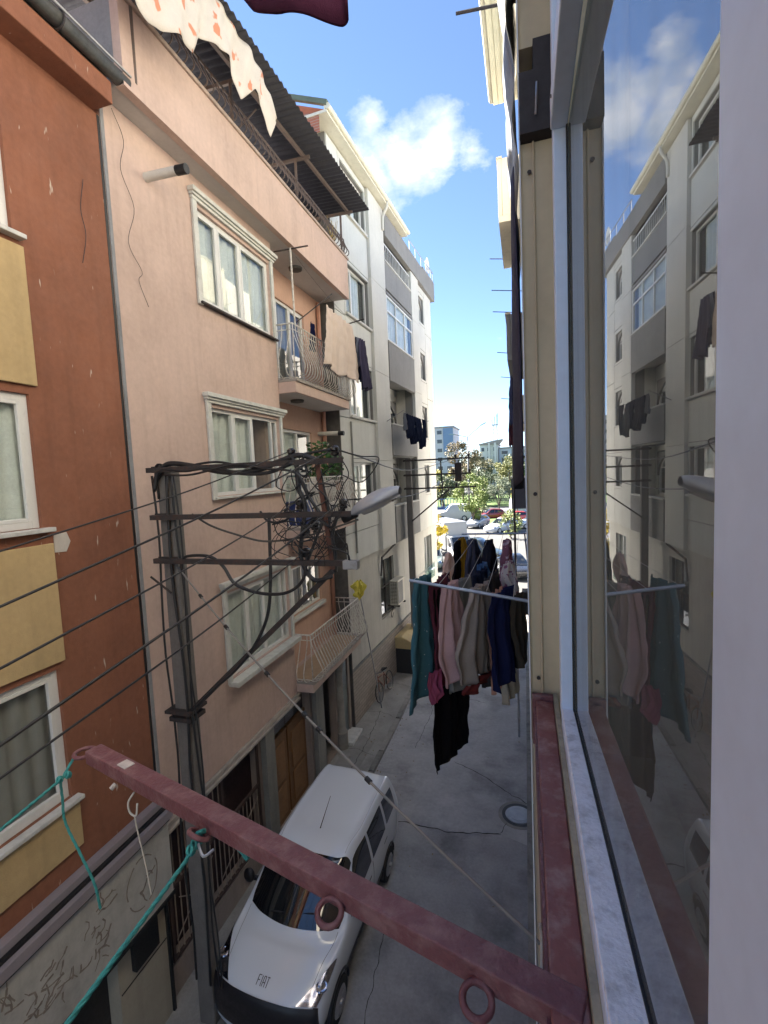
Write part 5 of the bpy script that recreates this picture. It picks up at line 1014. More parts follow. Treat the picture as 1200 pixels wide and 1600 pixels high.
GM = [
 ('dress', 'teal patterned sleeveless dress at the outer end of the near laundry arm', 'dress', -.85, 3.68, 4.3, 6.81, 1.07, M_TEALP, (.45, .75, 1.05, 1.35), .03, 2.2, .008, 1, -.01, .19),
 ('maroon_skirt', 'dusky maroon skirt behind the teal dress', 'skirt', -.77, 4.0, 4.55, 6.72, .98, cloth('maroon', (.10, .028, .045)), (.8, .9, 1.1), .03, 3, .02, 2, 0),
 ('magenta_blouse', 'magenta pink blouse hem peeping out below the teal dress', 'top', -.775, 3.86, 4.0, 5.98, .25, cloth('magenta', (.24, .055, .11)), (.7, .9, .7), .02, 2, .05, 3, 0),
 ('black_dress', 'very long black dress hanging lowest of all the laundry', 'dress', -.745, 4.02, 4.6, 6.65, 1.70, cloth('black', (.007, .006, .008), .05), (.75, .9, 1.0, 1.05, .95), .022, 2, .012, 4, .02, .24),
 ('pale_pink_shirt', 'pale pink shirt with a loose sleeve near the middle of the near arm', 'shirt', -.60, 3.72, 4.15, 6.76, .82, cloth('pale_pink', (.40, .27, .29)), (.5, .8, 1.15, .7), .04, 2.4, .06, 5, -.0, .14),
 ('blue_grey_shirt', 'small slate blue shirt behind the pale pink shirt', 'shirt', -.60, 4.2, 4.6, 6.6, .62, cloth('slate', (.16, .21, .27)), (.8, 1, .9), .03, 2, .04, 6, 0),
 ('grey_shirt', 'mid grey shirt hanging right behind the pale pink shirt', 'shirt', -.60, 4.0, 4.55, 6.72, 1.04, cloth('grey', (.17, .175, .175)), (.6, .95, 1.05, .8), .04, 2, .04, 7, 0, .2),
 ('navy_blouse', 'dark navy blouse between the grey shirt and the striped trousers', 'blouse', -.45, 4.5, 5.1, 6.68, .95, cloth('navy', (.018, .022, .045)), (.8, 1, 1), .04, 3, .04, 8, 0),
 ('taupe_trousers', 'taupe striped trousers with a dark red waistband at the hem', 'trousers', -.40, 3.72, 4.25, 6.74, .82, cloth('taupe', (.25, .225, .215)), (.5, .9, 1.15, .95), .045, 3, .03, 9, 0, .2),
 ('red_waistband', 'dark red waistband folded at the lower end of the taupe trousers', 'waistband', -.398, 3.74, 4.23, 5.94, .10, cloth('dark_red', (.10, .02, .02)), (1, 1), .045, 3, .02, 9, 0, .2),
 ('charcoal_trousers', 'charcoal trousers behind the taupe trousers', 'trousers', -.335, 4.4, 5.0, 6.68, 1.06, cloth('charcoal', (.045, .043, .047)), (.8, 1, .95), .04, 3, .04, 10, 0),
 ('peach_shirt', 'peach coloured shirt half hidden by the navy jeans', 'top', -.255, 4.1, 4.5, 6.62, .92, cloth('peach', (.46, .25, .19)), (.6, .9, .8), .03, 2, .05, 11, 0),
 ('navy_jeans', 'deep navy jeans nearest to the wall on the near arm', 'jeans', -.185, 3.72, 4.2, 6.70, .80, cloth('jeans', (.012, .016, .06)), (.8, 1.0, .9, .85), .05, 1.6, .03, 12, -.0, .15),
 ('beige_shorts', 'beige cloth showing below the navy jeans', 'cloth', -.19, 4.2, 4.6, 6.45, .90, cloth('beige', (.40, .36, .30)), (.7, .8, .8), .03, 2, .03, 13, 0),
 ('brown_sleeve', 'dark olive brown sleeve right of the navy jeans', 'shirt', -.075, 4.05, 4.35, 6.6, .62, cloth('olive', (.06, .05, .04)), (.7, 1.1, .6), .03, 2, .05, 14, 0),
 ('mustard_blouse', 'mustard yellow blouse at the outer end of the far laundry arm', 'top', -.83, 6.0, 6.64, 6.80, .72, cloth('mustard', (.30, .17, .02)), (.25, .7, 1), .05, 2, .05, 15, .03),
 ('black_blouse', 'black blouse beside the mustard one on the far laundry arm', 'top', -.86, 5.75, 6.5, 6.79, 1.05, cloth('black', (.007, .006, .008)), (.15, .7, 1), .05, 2, .05, 16, .05),
 ('blue_grey_jacket', 'blue-grey jacket second along the far laundry arm', 'jacket', -.66, 5.7, 6.62, 6.80, .95, cloth('storm', (.055, .06, .095)), (.15, .6, 1, 1), .07, 3, .05, 17, .02),
 ('dark_jacket', 'black jacket with denim blue lining on the far laundry arm', 'jacket', -.44, 5.6, 6.62, 6.80, 1.0, cloth('ink', (.02, .02, .03)), (.15, .6, 1, 1), .07, 3, .05, 18, .02),
 ('denim_shirt', 'denim blue shirt in front of the black jacket', 'shirt', -.47, 5.2, 5.8, 6.62, .5, cloth('denim', (.05, .11, .24)), (.3, .8, 1), .06, 3, .05, 19, 0),
 ('mauve_blouse', 'mauve pink patterned blouse nearest the wall on the far arm', 'blouse', -.22, 5.7, 6.62, 6.80, .85, pattern_mat('mauve_print', (.22, .09, .14), (.5, .42, .5), 14, .56), (.15, .5, .9, .7), .06, 3, .05, 20, .0),
 ('white_shirt', 'small white shirt tangled behind the navy jeans', 'top', -.18, 5.0, 5.4, 6.7, .35, pattern_mat('white_print', (.55, .52, .52), (.25, .1, .2), 18, .56), (.3, .8, .7), .05, 2, .05, 21, 0),
 ('blush_shirt', 'small blush pink shirt on the outer washing line between the arms', 'top', -.85, 5.0, 5.35, 6.80, .36, cloth('blush', (.58, .42, .38)), (.2, .8, .9), .04, 2, .05, 22, 0),
 ('purple_shirt', 'dark purple shirt under the blush one on the outer washing line', 'top', -.84, 4.75, 5.2, 6.6, .5, cloth('aubergine', (.06, .03, .06)), (.5, 1, .9), .04, 2, .05, 23, 0),
]
for g_ in GM: garment(g_[0], g_[1], g_[2], *g_[3:8], g_[8], g_[9], g_[10], g_[11], g_[12], g_[13], g_[14], skew=g_[15] if len(g_) > 15 else .1)
# laundry on the third-floor balcony of the pink house
bl = thing('balcony_line_frame', 'rusty T-shaped clothes-line rods on the top balcony of the pink house', 'clothes line', (-4.55, 9.4, 10.9))
P4 = lambda n, b, m, **k: part(n, b, m, bl, world=True, **k)
P4('post', MB().tube([(-4.58, 9.35, 10.9), (-4.58, 9.33, 12.45)], .02, 7), M_RAILW); P4('cross_rod', MB().tube([(-4.95, 9.3, 12.42), (-4.2, 9.38, 12.45)], .016, 7), M_RUST)
P4('outrigger', MB().tube([(-4.58, 9.35, 10.93), (-4.2, 10.6, 11.9)], .013, 7), M_RUST); P4('outrigger', MB().tube([(-4.62, 12.4, 11.75), (-4.05, 12.45, 11.85)], .016, 7), M_RUST)
P4('line', MB().tube(sagline((-4.5, 9.4, 12.3), (-4.3, 12.45, 11.75), .1), .003, 5), M_CABLE)
garment('cream_sheet', 'large cream bed sheet hung over the top balcony railing of the pink house', 'sheet', -4.36, 10.3, 12.5, 11.66, 1.45, mat('cream_cotton', (.58, .475, .41), .92, .08, 3, bump=.15, bscale=200), (.80, .92, 1.04, 1.08), .05, 2.6, .06, 31, .04, 'laundry on the balconies')
garment('blue_shirt', 'small dark blue shirt indoors side of the cream sheet', 'shirt', -4.75, 10.4, 10.75, 11.3, .62, cloth('jeans', (.012, .016, .06)), (.8, 1, .9), .03, 2, .03, 32, 0, 'laundry on the balconies')
for k, (nm, lb, c_, y0, L_) in enumerate((('navy_trousers', 'navy trousers hanging just past the cream sheet', (.013, .016, .04), 12.62, 1.15), ('striped_shirt', 'white striped dark shirt between the cream sheet and the navy trousers', (.16, .17, .22), 12.5, .75), ('purple_tshirt', 'purple-grey shirt drooping lowest past the cream sheet', (.05, .045, .08), 12.45, 1.35))):
    garment(nm, lb, nm.split('_')[1], -4.38 + .09 * k, y0, y0 + .48, 11.5 - .05 * k, L_, cloth(nm, c_), (.7, 1, .95, 1.1), .06, 2, .05, 33 + k, .03, 'laundry on the balconies')
gl_ = thing('balcony_line_frame', 'thin clothes-line rods on the second-floor balcony of the grey block', 'clothes line', (-4.3, 17.2, 9.5))
part('rod', MB().tube([(-4.75, 16.6, 9.55), (-4.05, 16.5, 9.9)], .014, 6).tube([(-4.4, 20.0, 9.6), (-3.9, 20.2, 9.85)], .014, 6), M_STEEL, gl_, world=True)
part('line', MB().tube(sagline((-4.05, 16.5, 9.88), (-3.9, 20.2, 9.84), .06), .004, 5), M_CABLE, gl_, world=True)
for k in range(5):
    garment('navy_garment', ['navy trousers leftmost on the line of the grey block balcony', 'navy trousers second on the line of the grey block balcony', 'navy shirt in the middle of the line of the grey block balcony', 'navy trousers fourth on the line of the grey block balcony', 'narrow navy garment last on the line of the grey block balcony'][k], 'garment',
            -4.02 + .03 * k, 16.7 + .52 * k, 17.25 + .52 * k, 9.80, (.85, 1.0, .9, 1.15, 1.05)[k], cloth('deep_navy', (.012, .017, .04)), (1, .9, .8, .6), .06, 2.2, .08, 50 + k, .02, 'laundry on the balconies')
garment('grey_garment', 'grey shirt first on the line of the grey block balcony', 'shirt', -4.05, 16.5, 16.75, 9.82, .6, cloth('greyblue', (.13, .14, .17)), (1, .9), .04, 2, .05, 60, 0, 'laundry on the balconies')
# leafy pot plants on the second-floor balcony
def leafy(name, label, c, h, rad, n, seed, col, flower=None):
    rr = random.Random(seed); t = thing(name, label, 'plant', c); 
    part('pot', MB().lathe([(.09, 0), (.13, .2), (.14, .2), (.13, .18), (.01, .17)], (0, 0, 0), n=16), mat('clay_pot', (.3, .13, .08), .8, .15, 8), t, smooth=40)
    b = MB(); st = MB()
    for k in range(n):
        a = rr.uniform(0, 6.28); q = rr.random() ** .6; p = Vector((math.cos(a) * rad * q, math.sin(a) * rad * q, .2 + h * rr.uniform(.15, 1))); d = Vector((rr.uniform(-1, 1), rr.uniform(-1, 1), rr.uniform(-.4, .6))).normalized(); s = d.orthogonal().normalized() * .045; l = d * rr.uniform(.10, .18)
        b.add([p, p + l * .5 + s, p + l, p + l * .5 - s], [(0, 1, 2, 3)])
    for k in range(7):
        a = k * .9; st.tube([(0, 0, .15), (math.cos(a) * rad * .3, math.sin(a) * rad * .3, .2 + h * .5), (math.cos(a) * rad * .6, math.sin(a) * rad * .6, .2 + h * .9)], .006, 4)
    part('foliage', b, mat('plant_leaf', (.035, .10, .025), .5, .3, 9, spec=.4), t, kind='stuff'); part('stems', st, mat('plant_stem', (.09, .11, .04), .7), t)
    if flower:
        f_ = MB()
        for k in range(9):
            p = Vector((rr.uniform(-.5, .5) * rad, rr.uniform(-.5, .5) * rad, .2 + h * rr.uniform(.5, 1)))
            for j in range(5):
                a = j * 1.256; f_.add([p, p + Vector((.03 * math.cos(a), .02, .03 * math.sin(a))), p + Vector((.05 * math.cos(a + .5), .03, .05 * math.sin(a + .5))), p + Vector((.03 * math.cos(a + 1), .02, .03 * math.sin(a + 1)))], [(0, 1, 2, 3)])
        part('flowers', f_, mat('cream_petal', (.6, .58, .48), .7), t, kind='stuff')
leafy('potted_plant', 'leafy pot plant with cream flowers on the middle balcony of the pink house', (-4.9, 11.0, 7.25), 1.1, .32, 220, 3, 0, True)
leafy('potted_plant', 'small pot plant at the far end of the middle balcony', (-5.0, 12.2, 7.3), .7, .2, 90, 4, 0)
bt = thing('balcony_clutter', 'blue crate and bundled sheets piled on the middle balcony', 'clutter', (-4.95, 10.2, 6.6)); part('crate', MB().box(-.3, .2, -.5, -.1, .0, .55), mat('blue_crate', (.02, .04, .16), .5), bt, bevel=.02); part('bundle', MB().grid(lambda s, t: ((.0 + .25 * math.cos(6.283 * s) * math.sin(math.pi * t)), .9 + .75 * math.sin(6.283 * s) * math.sin(math.pi * t), .75 - .35 * math.cos(math.pi * t) + .05 * math.sin(20 * s + 9 * t)), 30, 14), mat('bundle_cloth', (.42, .40, .37), .9, .2, 9), bt, smooth=True)
part('shelf', MB().box(-.3, .3, .1, 1.8, .38, .42).box(-.25, -.2, .15, .2, 0, .38).box(.2, .25, .15, .2, 0, .38).box(-.25, -.2, 1.65, 1.7, 0, .38).box(.2, .25, 1.65, 1.7, 0, .38), M_RAILW, bt)
# dark garment of the floor above, hem dips into the top of the view
def pg(s, t):
    K = [(-1.17, 9.84), (-1.10, 9.74), (-.96, 9.655), (-.86, 9.615), (-.78, 9.59), (-.70, 9.57), (-.668, 9.575), (-.655, 9.60)]
    q = s * (len(K) - 1); i = min(int(q), len(K) - 2); e = q - i; x = K[i][0] + (K[i + 1][0] - K[i][0]) * e; zb = K[i][1] + (K[i + 1][1] - K[i][1]) * e
    return (x, 1.99 + .025 * math.sin(9 * s + 1) * (.4 + t), zb + (1 - t) * .9)
top('hanging_garment', MB().grid(pg, 30, 12), cloth('plum', (.045, .012, .028)), 'plum dark garment hanging from the floor above into the top of the view', 'garment', smooth=True, solid=.012)

# ================================================================== RIGHT-HAND NEIGHBOURS (seen edge-on)
M_CREAM = mat('cream_render', (.66, .60, .46), .85, .1, 1.4, streak=.25, bump=.3)
M_RWALL = mat('pale_right_render', (.66, .62, .56), .85, .1, 1.3, streak=.2, bump=.3)
def rbuild(name, label, y0, y1, h, m, x=.04, floors=4, z0=3.4, balc=(), eave=None):
    t = thing(name, label, 'building', (x, y0, 0), math.pi)      # local +x points to the street (-X), local y = y0 - Y
    L_ = y1 - y0; hs = []
    for f in range(floors):
        for k in range(max(1, int(L_ / 3.2))): hs.append((-(k + .75) * L_ / max(1, int(L_ / 3.2)) - .0, -(k + .25) * L_ / max(1, int(L_ / 3.2)), z0 + 1 + 3 * f, z0 + 2.3 + 3 * f))
    hs = [h_ for h_ in hs if h_[3] < h - .3]
    part('wall', MB().wall(-L_, 0, 0, h, hs, 0, .25), m, t)
    b = MB(); b.box(-8, -.26, -L_, -L_ + .2, 0, h).box(-8, -.26, -.2, 0, 0, h).box(-8, -.26, -L_ + .2, -.2, h - .2, h); part('building_shell', b, m, t)
    for h_ in hs: window(t, *h_, -.05, (.5,), fw=.06, curtain=M_CURTAIN if random.random() < .6 else M_CURTAIN_D)
    for (a, c, z_, hh, d, bm2) in balc:
        s_ = part('balcony_slab', MB().box(-.02, d, y0 - c, y0 - a, z_ - .15, z_), bm2, t)
        part('balcony_front', MB().box(d - .08, d + .005, y0 - c, y0 - a, z_ + .002, z_ + hh), bm2, s_, bevel=.01); part('balcony_side', MB().box(.01, d - .09, y0 - a - .08, y0 - a, z_ + .002, z_ + hh), bm2, s_); part('balcony_side', MB().box(.01, d - .09, y0 - c, y0 - c + .08, z_ + .002, z_ + hh), bm2, s_)
        part('balcony_cap', MB().box(d - .1, d + .03, y0 - c - .02, y0 - a + .02, z_ + hh + .002, z_ + hh + .04), M_CREAM, s_)
    if eave:
        d, e0, e1, ez = eave
        s_ = part('eave', MB().box(-.3, d, y0 - e1, y0 - e0, ez, ez + .14), M_GUTW, t)
        for q in range(5): part('soffit_slat', MB().box(.02 + q * d / 5, .02 + (q + .86) * d / 5, y0 - e1 + .02, y0 - e0 - .02, ez - .02, ez - .001), M_GUTW, s_)
        part('eave_gutter', MB().tube([(d + .03, y0 - e1, ez + .1), (d + .03, y0 - e0, ez + .1)], .07, 10), M_GUTW, s_, smooth=40)
    return t
rbuild('cream_building', 'cream apartment house next to our wall with a wide cream eave at the top', 2.62, 10.6, 15.0, M_CREAM, .045, 4, 3.2, (), (.50, 2.7, 10.42, 14.95))
rbuild('brownish_building', 'narrow pale house in the right-hand row with cream balconies high up', 10.65, 17.0, 14.9, M_RWALL, .03, 4, 3.2, ((11.9, 14.6, 13.55, 1.25, .50, M_CREAM), (11.9, 14.6, 10.4, .9, .38, M_DGREY)))
rbuild('pale_corner_building', 'pale house at the far end of the right-hand row with dark balconies', 17.05, 26.5, 13.9, M_RWALL, .02, 3, 3.2, ((18.2, 20.4, 12.25, .75, .52, M_DGREY), (17.4, 20.5, 9.3, .9, .45, M_CREAM), (18.5, 23.0, 6.3, 1.0, .52, mat('slate_balcony', (.10, .10, .13), .7, .1, 4))))
# hanging tarpaulin and dark curtain on the cream house
def tp(s, t):
    y_ = 3.6 + 3.4 * s; z = 10.2 + 2.9 * t; return (-.02 - .10 * math.sin(math.pi * min(1, t * 1.05)) * (.7 + .3 * math.sin(5 * y_)) - .02 * math.sin(9 * z + 3 * y_), y_, z + .1 * math.sin(3 * y_))
top('grey_tarpaulin', MB().grid(tp, 24, 20), mat('grey_tarp', (.20, .22, .25), .45, .15, 4), 'grey plastic tarpaulin bulging from the upper wall of the cream house', 'tarpaulin', smooth=True, solid=.006)
def dk(s, t):
    y_ = 4.2 + 4.6 * s; z = 7.6 + 2.5 * t; return (-.015 - .045 * (1 + math.sin(7 * y_ + 2 * t)) * (1 - .4 * t), y_, z + .12 * math.sin(2.2 * y_))
top('dark_blue_curtain', MB().grid(dk, 40, 12), mat('indigo_cloth', (.03, .028, .06), .8, .2, 5), 'dark indigo curtain hanging along the cream house beyond our window', 'curtain', smooth=True, solid=.006)
for k, (y0, x, zt, L_, c) in enumerate(((12.0, -.26, 9.9, 1.1, (.06, .07, .14)), (12.7, -.30, 9.7, 1.4, (.14, .05, .07)), (13.4, -.24, 9.4, 1.2, (.10, .13, .22)), (14.2, -.3, 9.0, 1.0, (.16, .07, .06)))):
    garment('hanging_cloth', ['indigo cloth nearest on the right-hand row of houses', 'dark red cloth second on the right-hand row of houses', 'blue cloth third on the right-hand row of houses', 'rust red cloth last on the right-hand row of houses'][k], 'cloth', x, y0, y0 + .6, zt, L_, cloth('right_%d' % k, c), (1, .9, .8), .05, 2, .06, 80 + k, 0, 'laundry on the right-hand houses')
OUT = [(9.2, 12.55, -.95, 'uppermost'), (14.5, 13.6, -.85, 'second'), (15.0, 12.9, -.85, 'third'), (15.4, 12.4, -.85, 'fourth'), (16.4, 11.4, -.8, 'fifth'), (17.5, 10.8, -.75, 'sixth'), (18.5, 10.2, -.8, 'seventh')]
OUT[0] = (5.6, 12.6, -.62, 'uppermost')
for k, (y_, z, x, w) in enumerate(OUT): top('line_outrigger', MB().tube([(.06, y_, z - .05), (x, y_, z + (.1 if k else .02))], .016 if k == 0 else .012, 6), M_RUST, w + ' thin clothes-line rod sticking out of the right-hand houses', 'rod', 'clothes-line rods on the right-hand houses')
fr2 = thing('pipe_frame', 'thin steel pipe frame standing out from the far right-hand house', 'frame', (-.3, 13.5, 0)); part('pipes', MB().tube([(-.3, 13.5, .0), (-.3, 13.5, 8.9), (.03, 13.5, 8.9)], .03, 7).tube([(-.3, 13.5, 5.0), (.03, 13.5, 5.0)], .02, 6), M_STEEL, fr2, world=True)
part('bracing', MB().tube([(-.2, 9.3, 7.9), (-.2, 9.3, 5.2)], .018, 6).tube([(-.2, 9.3, 7.9), (.04, 9.3, 7.9)], .018, 6), M_RUST, fr2, world=True)
cab = thing('meter_cabinet', 'small dark meter cabinet on the right-hand wall above the kerb', 'cabinet', (-.1, 19.0, 2.0)); part('box', MB().box(-.1, .12, -.3, .3, 0, .9), M_RUST, cab, bevel=.01); part('door', MB().box(-.108, -.102, -.25, .25, .08, .8), M_STEEL, cab)

# ================================================================== FAR SQUARE
M_GRASS = mat('grass', (.075, .125, .025), .95, .3, 1.5, bump=.6, bscale=30)
struct('grass_verge', MB().grid(lambda s, t: (-9 + 12 * s, 66 + 9 * t + 5 * s, .01 + .25 * math.sin(math.pi * t) * math.sin(math.pi * s)), 24, 16), M_GRASS, smooth=True)
struct('grass_island', MB().grid(lambda s, t: (-8.5 + 5 * s, 46.5 + 4 * t, .01 + .12 * math.sin(math.pi * t) * math.sin(math.pi * s)), 12, 10), M_GRASS, smooth=True)
struct('grass_park', MB().grid(lambda s, t: (-30 + 50 * s, 98 + 45 * t, .02 + .5 * math.sin(math.pi * t)), 20, 12), M_GRASS, smooth=True)
struct('far_road', MB().grid(lambda s, t: (-60 + 120 * s, 84 + 8 * t + 4 * s, .005), 10, 2), mat('far_asphalt', (.13, .135, .145), .9, .1, .3))
def tree(name, label, c, h, rad, trunk_h, n, col, seed, group='trees around the far square', leaf=.22, squash=1.0):
    rr = random.Random(seed); t = thing(name, label, 'tree', c, 0, group)
    b = MB(); b.tube(crom([(0, 0, -.1), (.05, .02, trunk_h * .5), (-.04, .03, trunk_h), (.05, 0, h * .75)], 4), [.16 * rad / 2] * 4 + [.13 * rad / 2] * 4 + [.08 * rad / 2] * 4 + [.02], 7)
    for k in range(7):
        a = k * 2.4; q = rr.uniform(.45, .85); b.tube([(0, 0, trunk_h * rr.uniform(.7, 1.1)), (math.cos(a) * rad * q * .5, math.sin(a) * rad * q * .5, trunk_h + (h - trunk_h) * .35), (math.cos(a) * rad * q, math.sin(a) * rad * q, trunk_h + (h - trunk_h) * rr.uniform(.4, .8))], [.06 * rad / 2, .04 * rad / 2, .012], 5)
    part('trunk', b, mat('bark', (.09, .07, .05), .95, .25, 6, bump=.6), t)
    cl = []
    for k in range(26):
        a = rr.uniform(0, 6.283); v = rr.uniform(-1, 1); q = rr.uniform(.3, 1) ** .5; r2 = math.sqrt(max(0, 1 - v * v))
        cl.append((Vector((math.cos(a) * r2 * q * rad, math.sin(a) * r2 * q * rad, (trunk_h + h) / 2 + v * q * (h - trunk_h) / 2 * squash)), rad * rr.uniform(.22, .42)))
    b = MB()
    for k in range(n):
        cc, cr_ = cl[rr.randrange(len(cl))]; d = Vector((rr.gauss(0, 1), rr.gauss(0, 1), rr.gauss(0, .8))).normalized(); p = cc + d * cr_ * rr.uniform(.5, 1.05); u = Vector((rr.gauss(0, 1), rr.gauss(0, 1), rr.gauss(0, 1))).normalized(); w = u.orthogonal().normalized() * leaf * .4; u = u * leaf * rr.uniform(.6, 1.2)
        b.add([p - u * .5, p + w, p + u * .5, p - w], [(0, 1, 2, 3)])
    part('crown', b, mat('leaf_%s' % name + '_%d' % seed, col, .6, .35, 1.5, spec=.3), t, kind='stuff')
    return t
tree('yellow_tree', 'small tree with bright yellow autumn leaves at the corner of the grey block', (-6.0, 31.5, 0), 5.2, 1.0, 2.0, 3600, (.50, .38, .03), 1, leaf=.11)
tree('lime_green_tree', 'bushy lime green tree in the middle of the far square', (-6.6, 63, 0), 7.4, 2.1, 1.2, 5200, (.17, .21, .045), 2, leaf=.2)
tree('round_olive_tree', 'round grey-green tree across the far road', (-4.6, 88, 0), 6.4, 2.1, .8, 5000, (.12, .145, .085), 3, leaf=.17)
tree('brown_tree', 'tall brownish tree behind the lamp post', (-14.0, 112, 0), 14.5, 3.8, 4, 5500, (.17, .13, .06), 4, leaf=.32)
tree('olive_brown_tree', 'olive brown tree right of the tall brownish tree', (-11.0, 118, 0), 11.5, 3.6, 3, 5000, (.13, .12, .055), 5, leaf=.32)
tree('yellow_green_tree', 'yellow-green tree before the white apartment block', (-3.2, 105, 0), 10.0, 3.0, 2, 4500, (.20, .2, .06), 6, leaf=.28)
tree('dark_green_tree', 'dark green tree low behind the lime green tree', (-8.0, 100, 0), 7.5, 4, 1, 4500, (.055, .08, .035), 7, leaf=.28)
tree('small_shrub', 'low shrub on the grass verge beside the parked cars', (-6.2, 75, 0), 2.0, 1.3, .2, 900, (.12, .15, .05), 8, leaf=.2)
tree('round_bush', 'light green bush near the right-hand houses', (-1.6, 53, 0), 3.4, 1.2, .3, 1300, (.19, .22, .07), 9, leaf=.18)
tree('left_park_tree', 'dark tree over the blue fence at the far left', (-16.5, 98, 0), 7.0, 3.2, 2, 2000, (.10, .12, .05), 10, leaf=.4)
tree('far_yellow_bush', 'yellow bush low at the far left behind the blue fence', (-18.0, 104, 0), 8.0, 3.0, 1, 1600, (.30, .26, .04), 11, leaf=.4)
tree('yellow_shrub', 'small yellow shrub beside the far right-hand house', (-1.1, 70, 0), 6.5, .9, 2.2, 900, (.42, .34, .05), 12, leaf=.2)
for k in range(9):
    tree('background_tree', ['first', 'second', 'third', 'fourth', 'fifth', 'sixth', 'seventh', 'eighth', 'ninth'][k] + ' of the hazy trees along the far park edge, counted from the left', (-34 + 5.2 * k, 145 + 7 * (k % 3), 0), 9 + (k * 37 % 5), 4, 2, 900, ((.10, .12, .06), (.16, .13, .06), (.08, .11, .05))[k % 3], 30 + k, leaf=.7)
# blue fence
fn = thing('blue_fence', 'low blue railing fence at the far left below the tower block', 'fence', (-17, 94, 0)); part('rail', MB().box(-4, 4, -.04, .04, 2.0, 2.12).box(-4, 4, -.04, .04, .5, .6).box(-4, 4, -.03, .03, .0, .45), mat('blue_paint', (.05, .10, .24), .6), fn)
pm = MB().box(-.05, .05, -.05, .05, 0, 2.2).mesh('fence_post')
for k in range(14): inst('fence_post', pm, mat('blue_paint', (.05, .1, .24)), fn, (-4 + .61 * k, 0, 0))
# lamp post with two arms
lp = thing('double_lamp_post', 'tall grey lamp post with two arms on the far square', 'lamp post', (-8.7, 77, 0))
M_LP = mat('lamp_post_grey', (.16, .16, .16), .6, .08, 3)
part('mast', MB().tube([(0, 0, 0), (0, 0, 6), (0, 0, 13.0)], [.17, .13, .09], 10), M_LP, lp, smooth=True)
for (x, z) in ((-2.1, 13.45), (2.2, 14.6)):
    part('arm', MB().tube([(0, 0, 12.9), (x, 0, z)], .06, 7), M_LP, lp); part('lamp_head', MB().bar((x - .1 * (1 if x > 0 else -1), 0, z - .02), (x + .75 * (1 if x > 0 else -1), 0, z + (.38 if x > 0 else .04)), .3, .14), mat('lamp_head_grey', (.12, .22, .23), .5), lp, bevel=.05)
# far apartment blocks
M_BWIN = mat('far_window_glass', (.05, .06, .08), .15, .1, 2)
def block(name, label, x0, x1, y0, h, m, cols, rows, zstart=1.5, depth=14, extra=None):
    t = thing(name, label, 'building', ((x0 + x1) / 2, y0, 0)); w = x1 - x0
    part('walls', MB().box(-w / 2, w / 2, 0, depth, 0, h), m, t); part('roof', MB().box(-w / 2 - .3, w / 2 + .3, -.3, depth + .3, h + .002, h + .4), mat('far_roof', (.28, .25, .24), .9), t)
    fh = (h - zstart) / rows
    for r_ in range(rows):
        for c in range(cols):
            cx = -w / 2 + (c + .5) * w / cols; ww = w / cols * .3; z0 = zstart + r_ * fh + fh * .25
            wd = part('window', MB().box(cx - ww, cx + ww, -.08, -.002, z0, z0 + fh * .5), M_PVC, t); part('pane', MB().box(cx - ww + .1, cx + ww - .1, -.1, -.081, z0 + .1, z0 + fh * .5 - .1), M_BWIN, wd)
    for r_ in range(rows):
        for c in range(3):
            cy = (c + .5) * depth / 3; z0 = zstart + r_ * fh + fh * .25
            wd = part('window', MB().box(-w / 2 - .08, -w / 2 - .002, cy - .7, cy + .7, z0, z0 + fh * .5), M_PVC, t); part('pane', MB().box(-w / 2 - .1, -w / 2 - .081, cy - .6, cy + .6, z0 + .1, z0 + fh * .5 - .1), M_BWIN, wd)
    return t
tb = block('tower_block', 'pale lilac tower block with a blue upper panel at the end of the street', -30.0, -21.3, 150, 21.2, mat('lilac_wall', (.48, .48, .52), .9, .06, .3), 3, 7)
part('blue_panel', MB().box(1.2, 4.3, -.2, -.11, 13.5, 21.0), mat('blue_panel', (.14, .22, .36), .6), tb)
wb = block('white_block', 'white apartment block with a lattice mast on its roof at the end of the street', -13.2, -7.8, 150, 15.0, mat('white_wall', (.58, .57, .55), .9, .06, .3), 3, 5)
block('grey_white_block', 'bluish side block joined to the white apartment block with the mast', -7.6, 6.0, 153, 13.8, mat('blue_white_wall', (.46, .50, .56), .9, .06, .3), 4, 5)
for x_ in (-.6, 1.2): part('stair_tower', MB().box(x_ + .4, x_ + 1.0, -.6, -.11, 0, 15.6), mat('white_wall', (.58, .57, .55)), wb)
rf_ = part('roof_hip', MB().prism([(-3, 15.41), (3.2, 15.41), (4.2, 16.6), (1.0, 16.2)], -.3, 6, 'y'), mat('far_roof', (.28, .25, .24)), wb)
mast = thing('lattice_mast', 'lattice antenna mast on the roof of the white apartment block', 'mast', (-8.6, 152, 15.4)); b = MB()
for (x, y_) in ((-.7, -.7), (.7, -.7), (.7, .7), (-.7, .7)): b.tube([(x, y_, 0), (x * .8, y_ * .8, 6)], .1, 5)
for k in range(6): b.box(-.75, .75, -.78, -.7, k + .1, k + .2); b.bar((-.7, -.72, k + .15), (.7, -.72, k + 1), .07, .07)
part('lattice', b, mat('mast_steel', (.5, .5, .52), .6), mast); part('platform', MB().box(-.9, .9, -.9, .9, 5.6, 5.8), mat('mast_dark', (.2, .2, .2), .6), mast)
for x in (-.8, 0, .6, .9): part('antenna', MB().box(x - .1, x + .1, -.9, -.7, 5.8, 8.2 + x), mat('mast_steel', (.5, .5, .52)), mast)

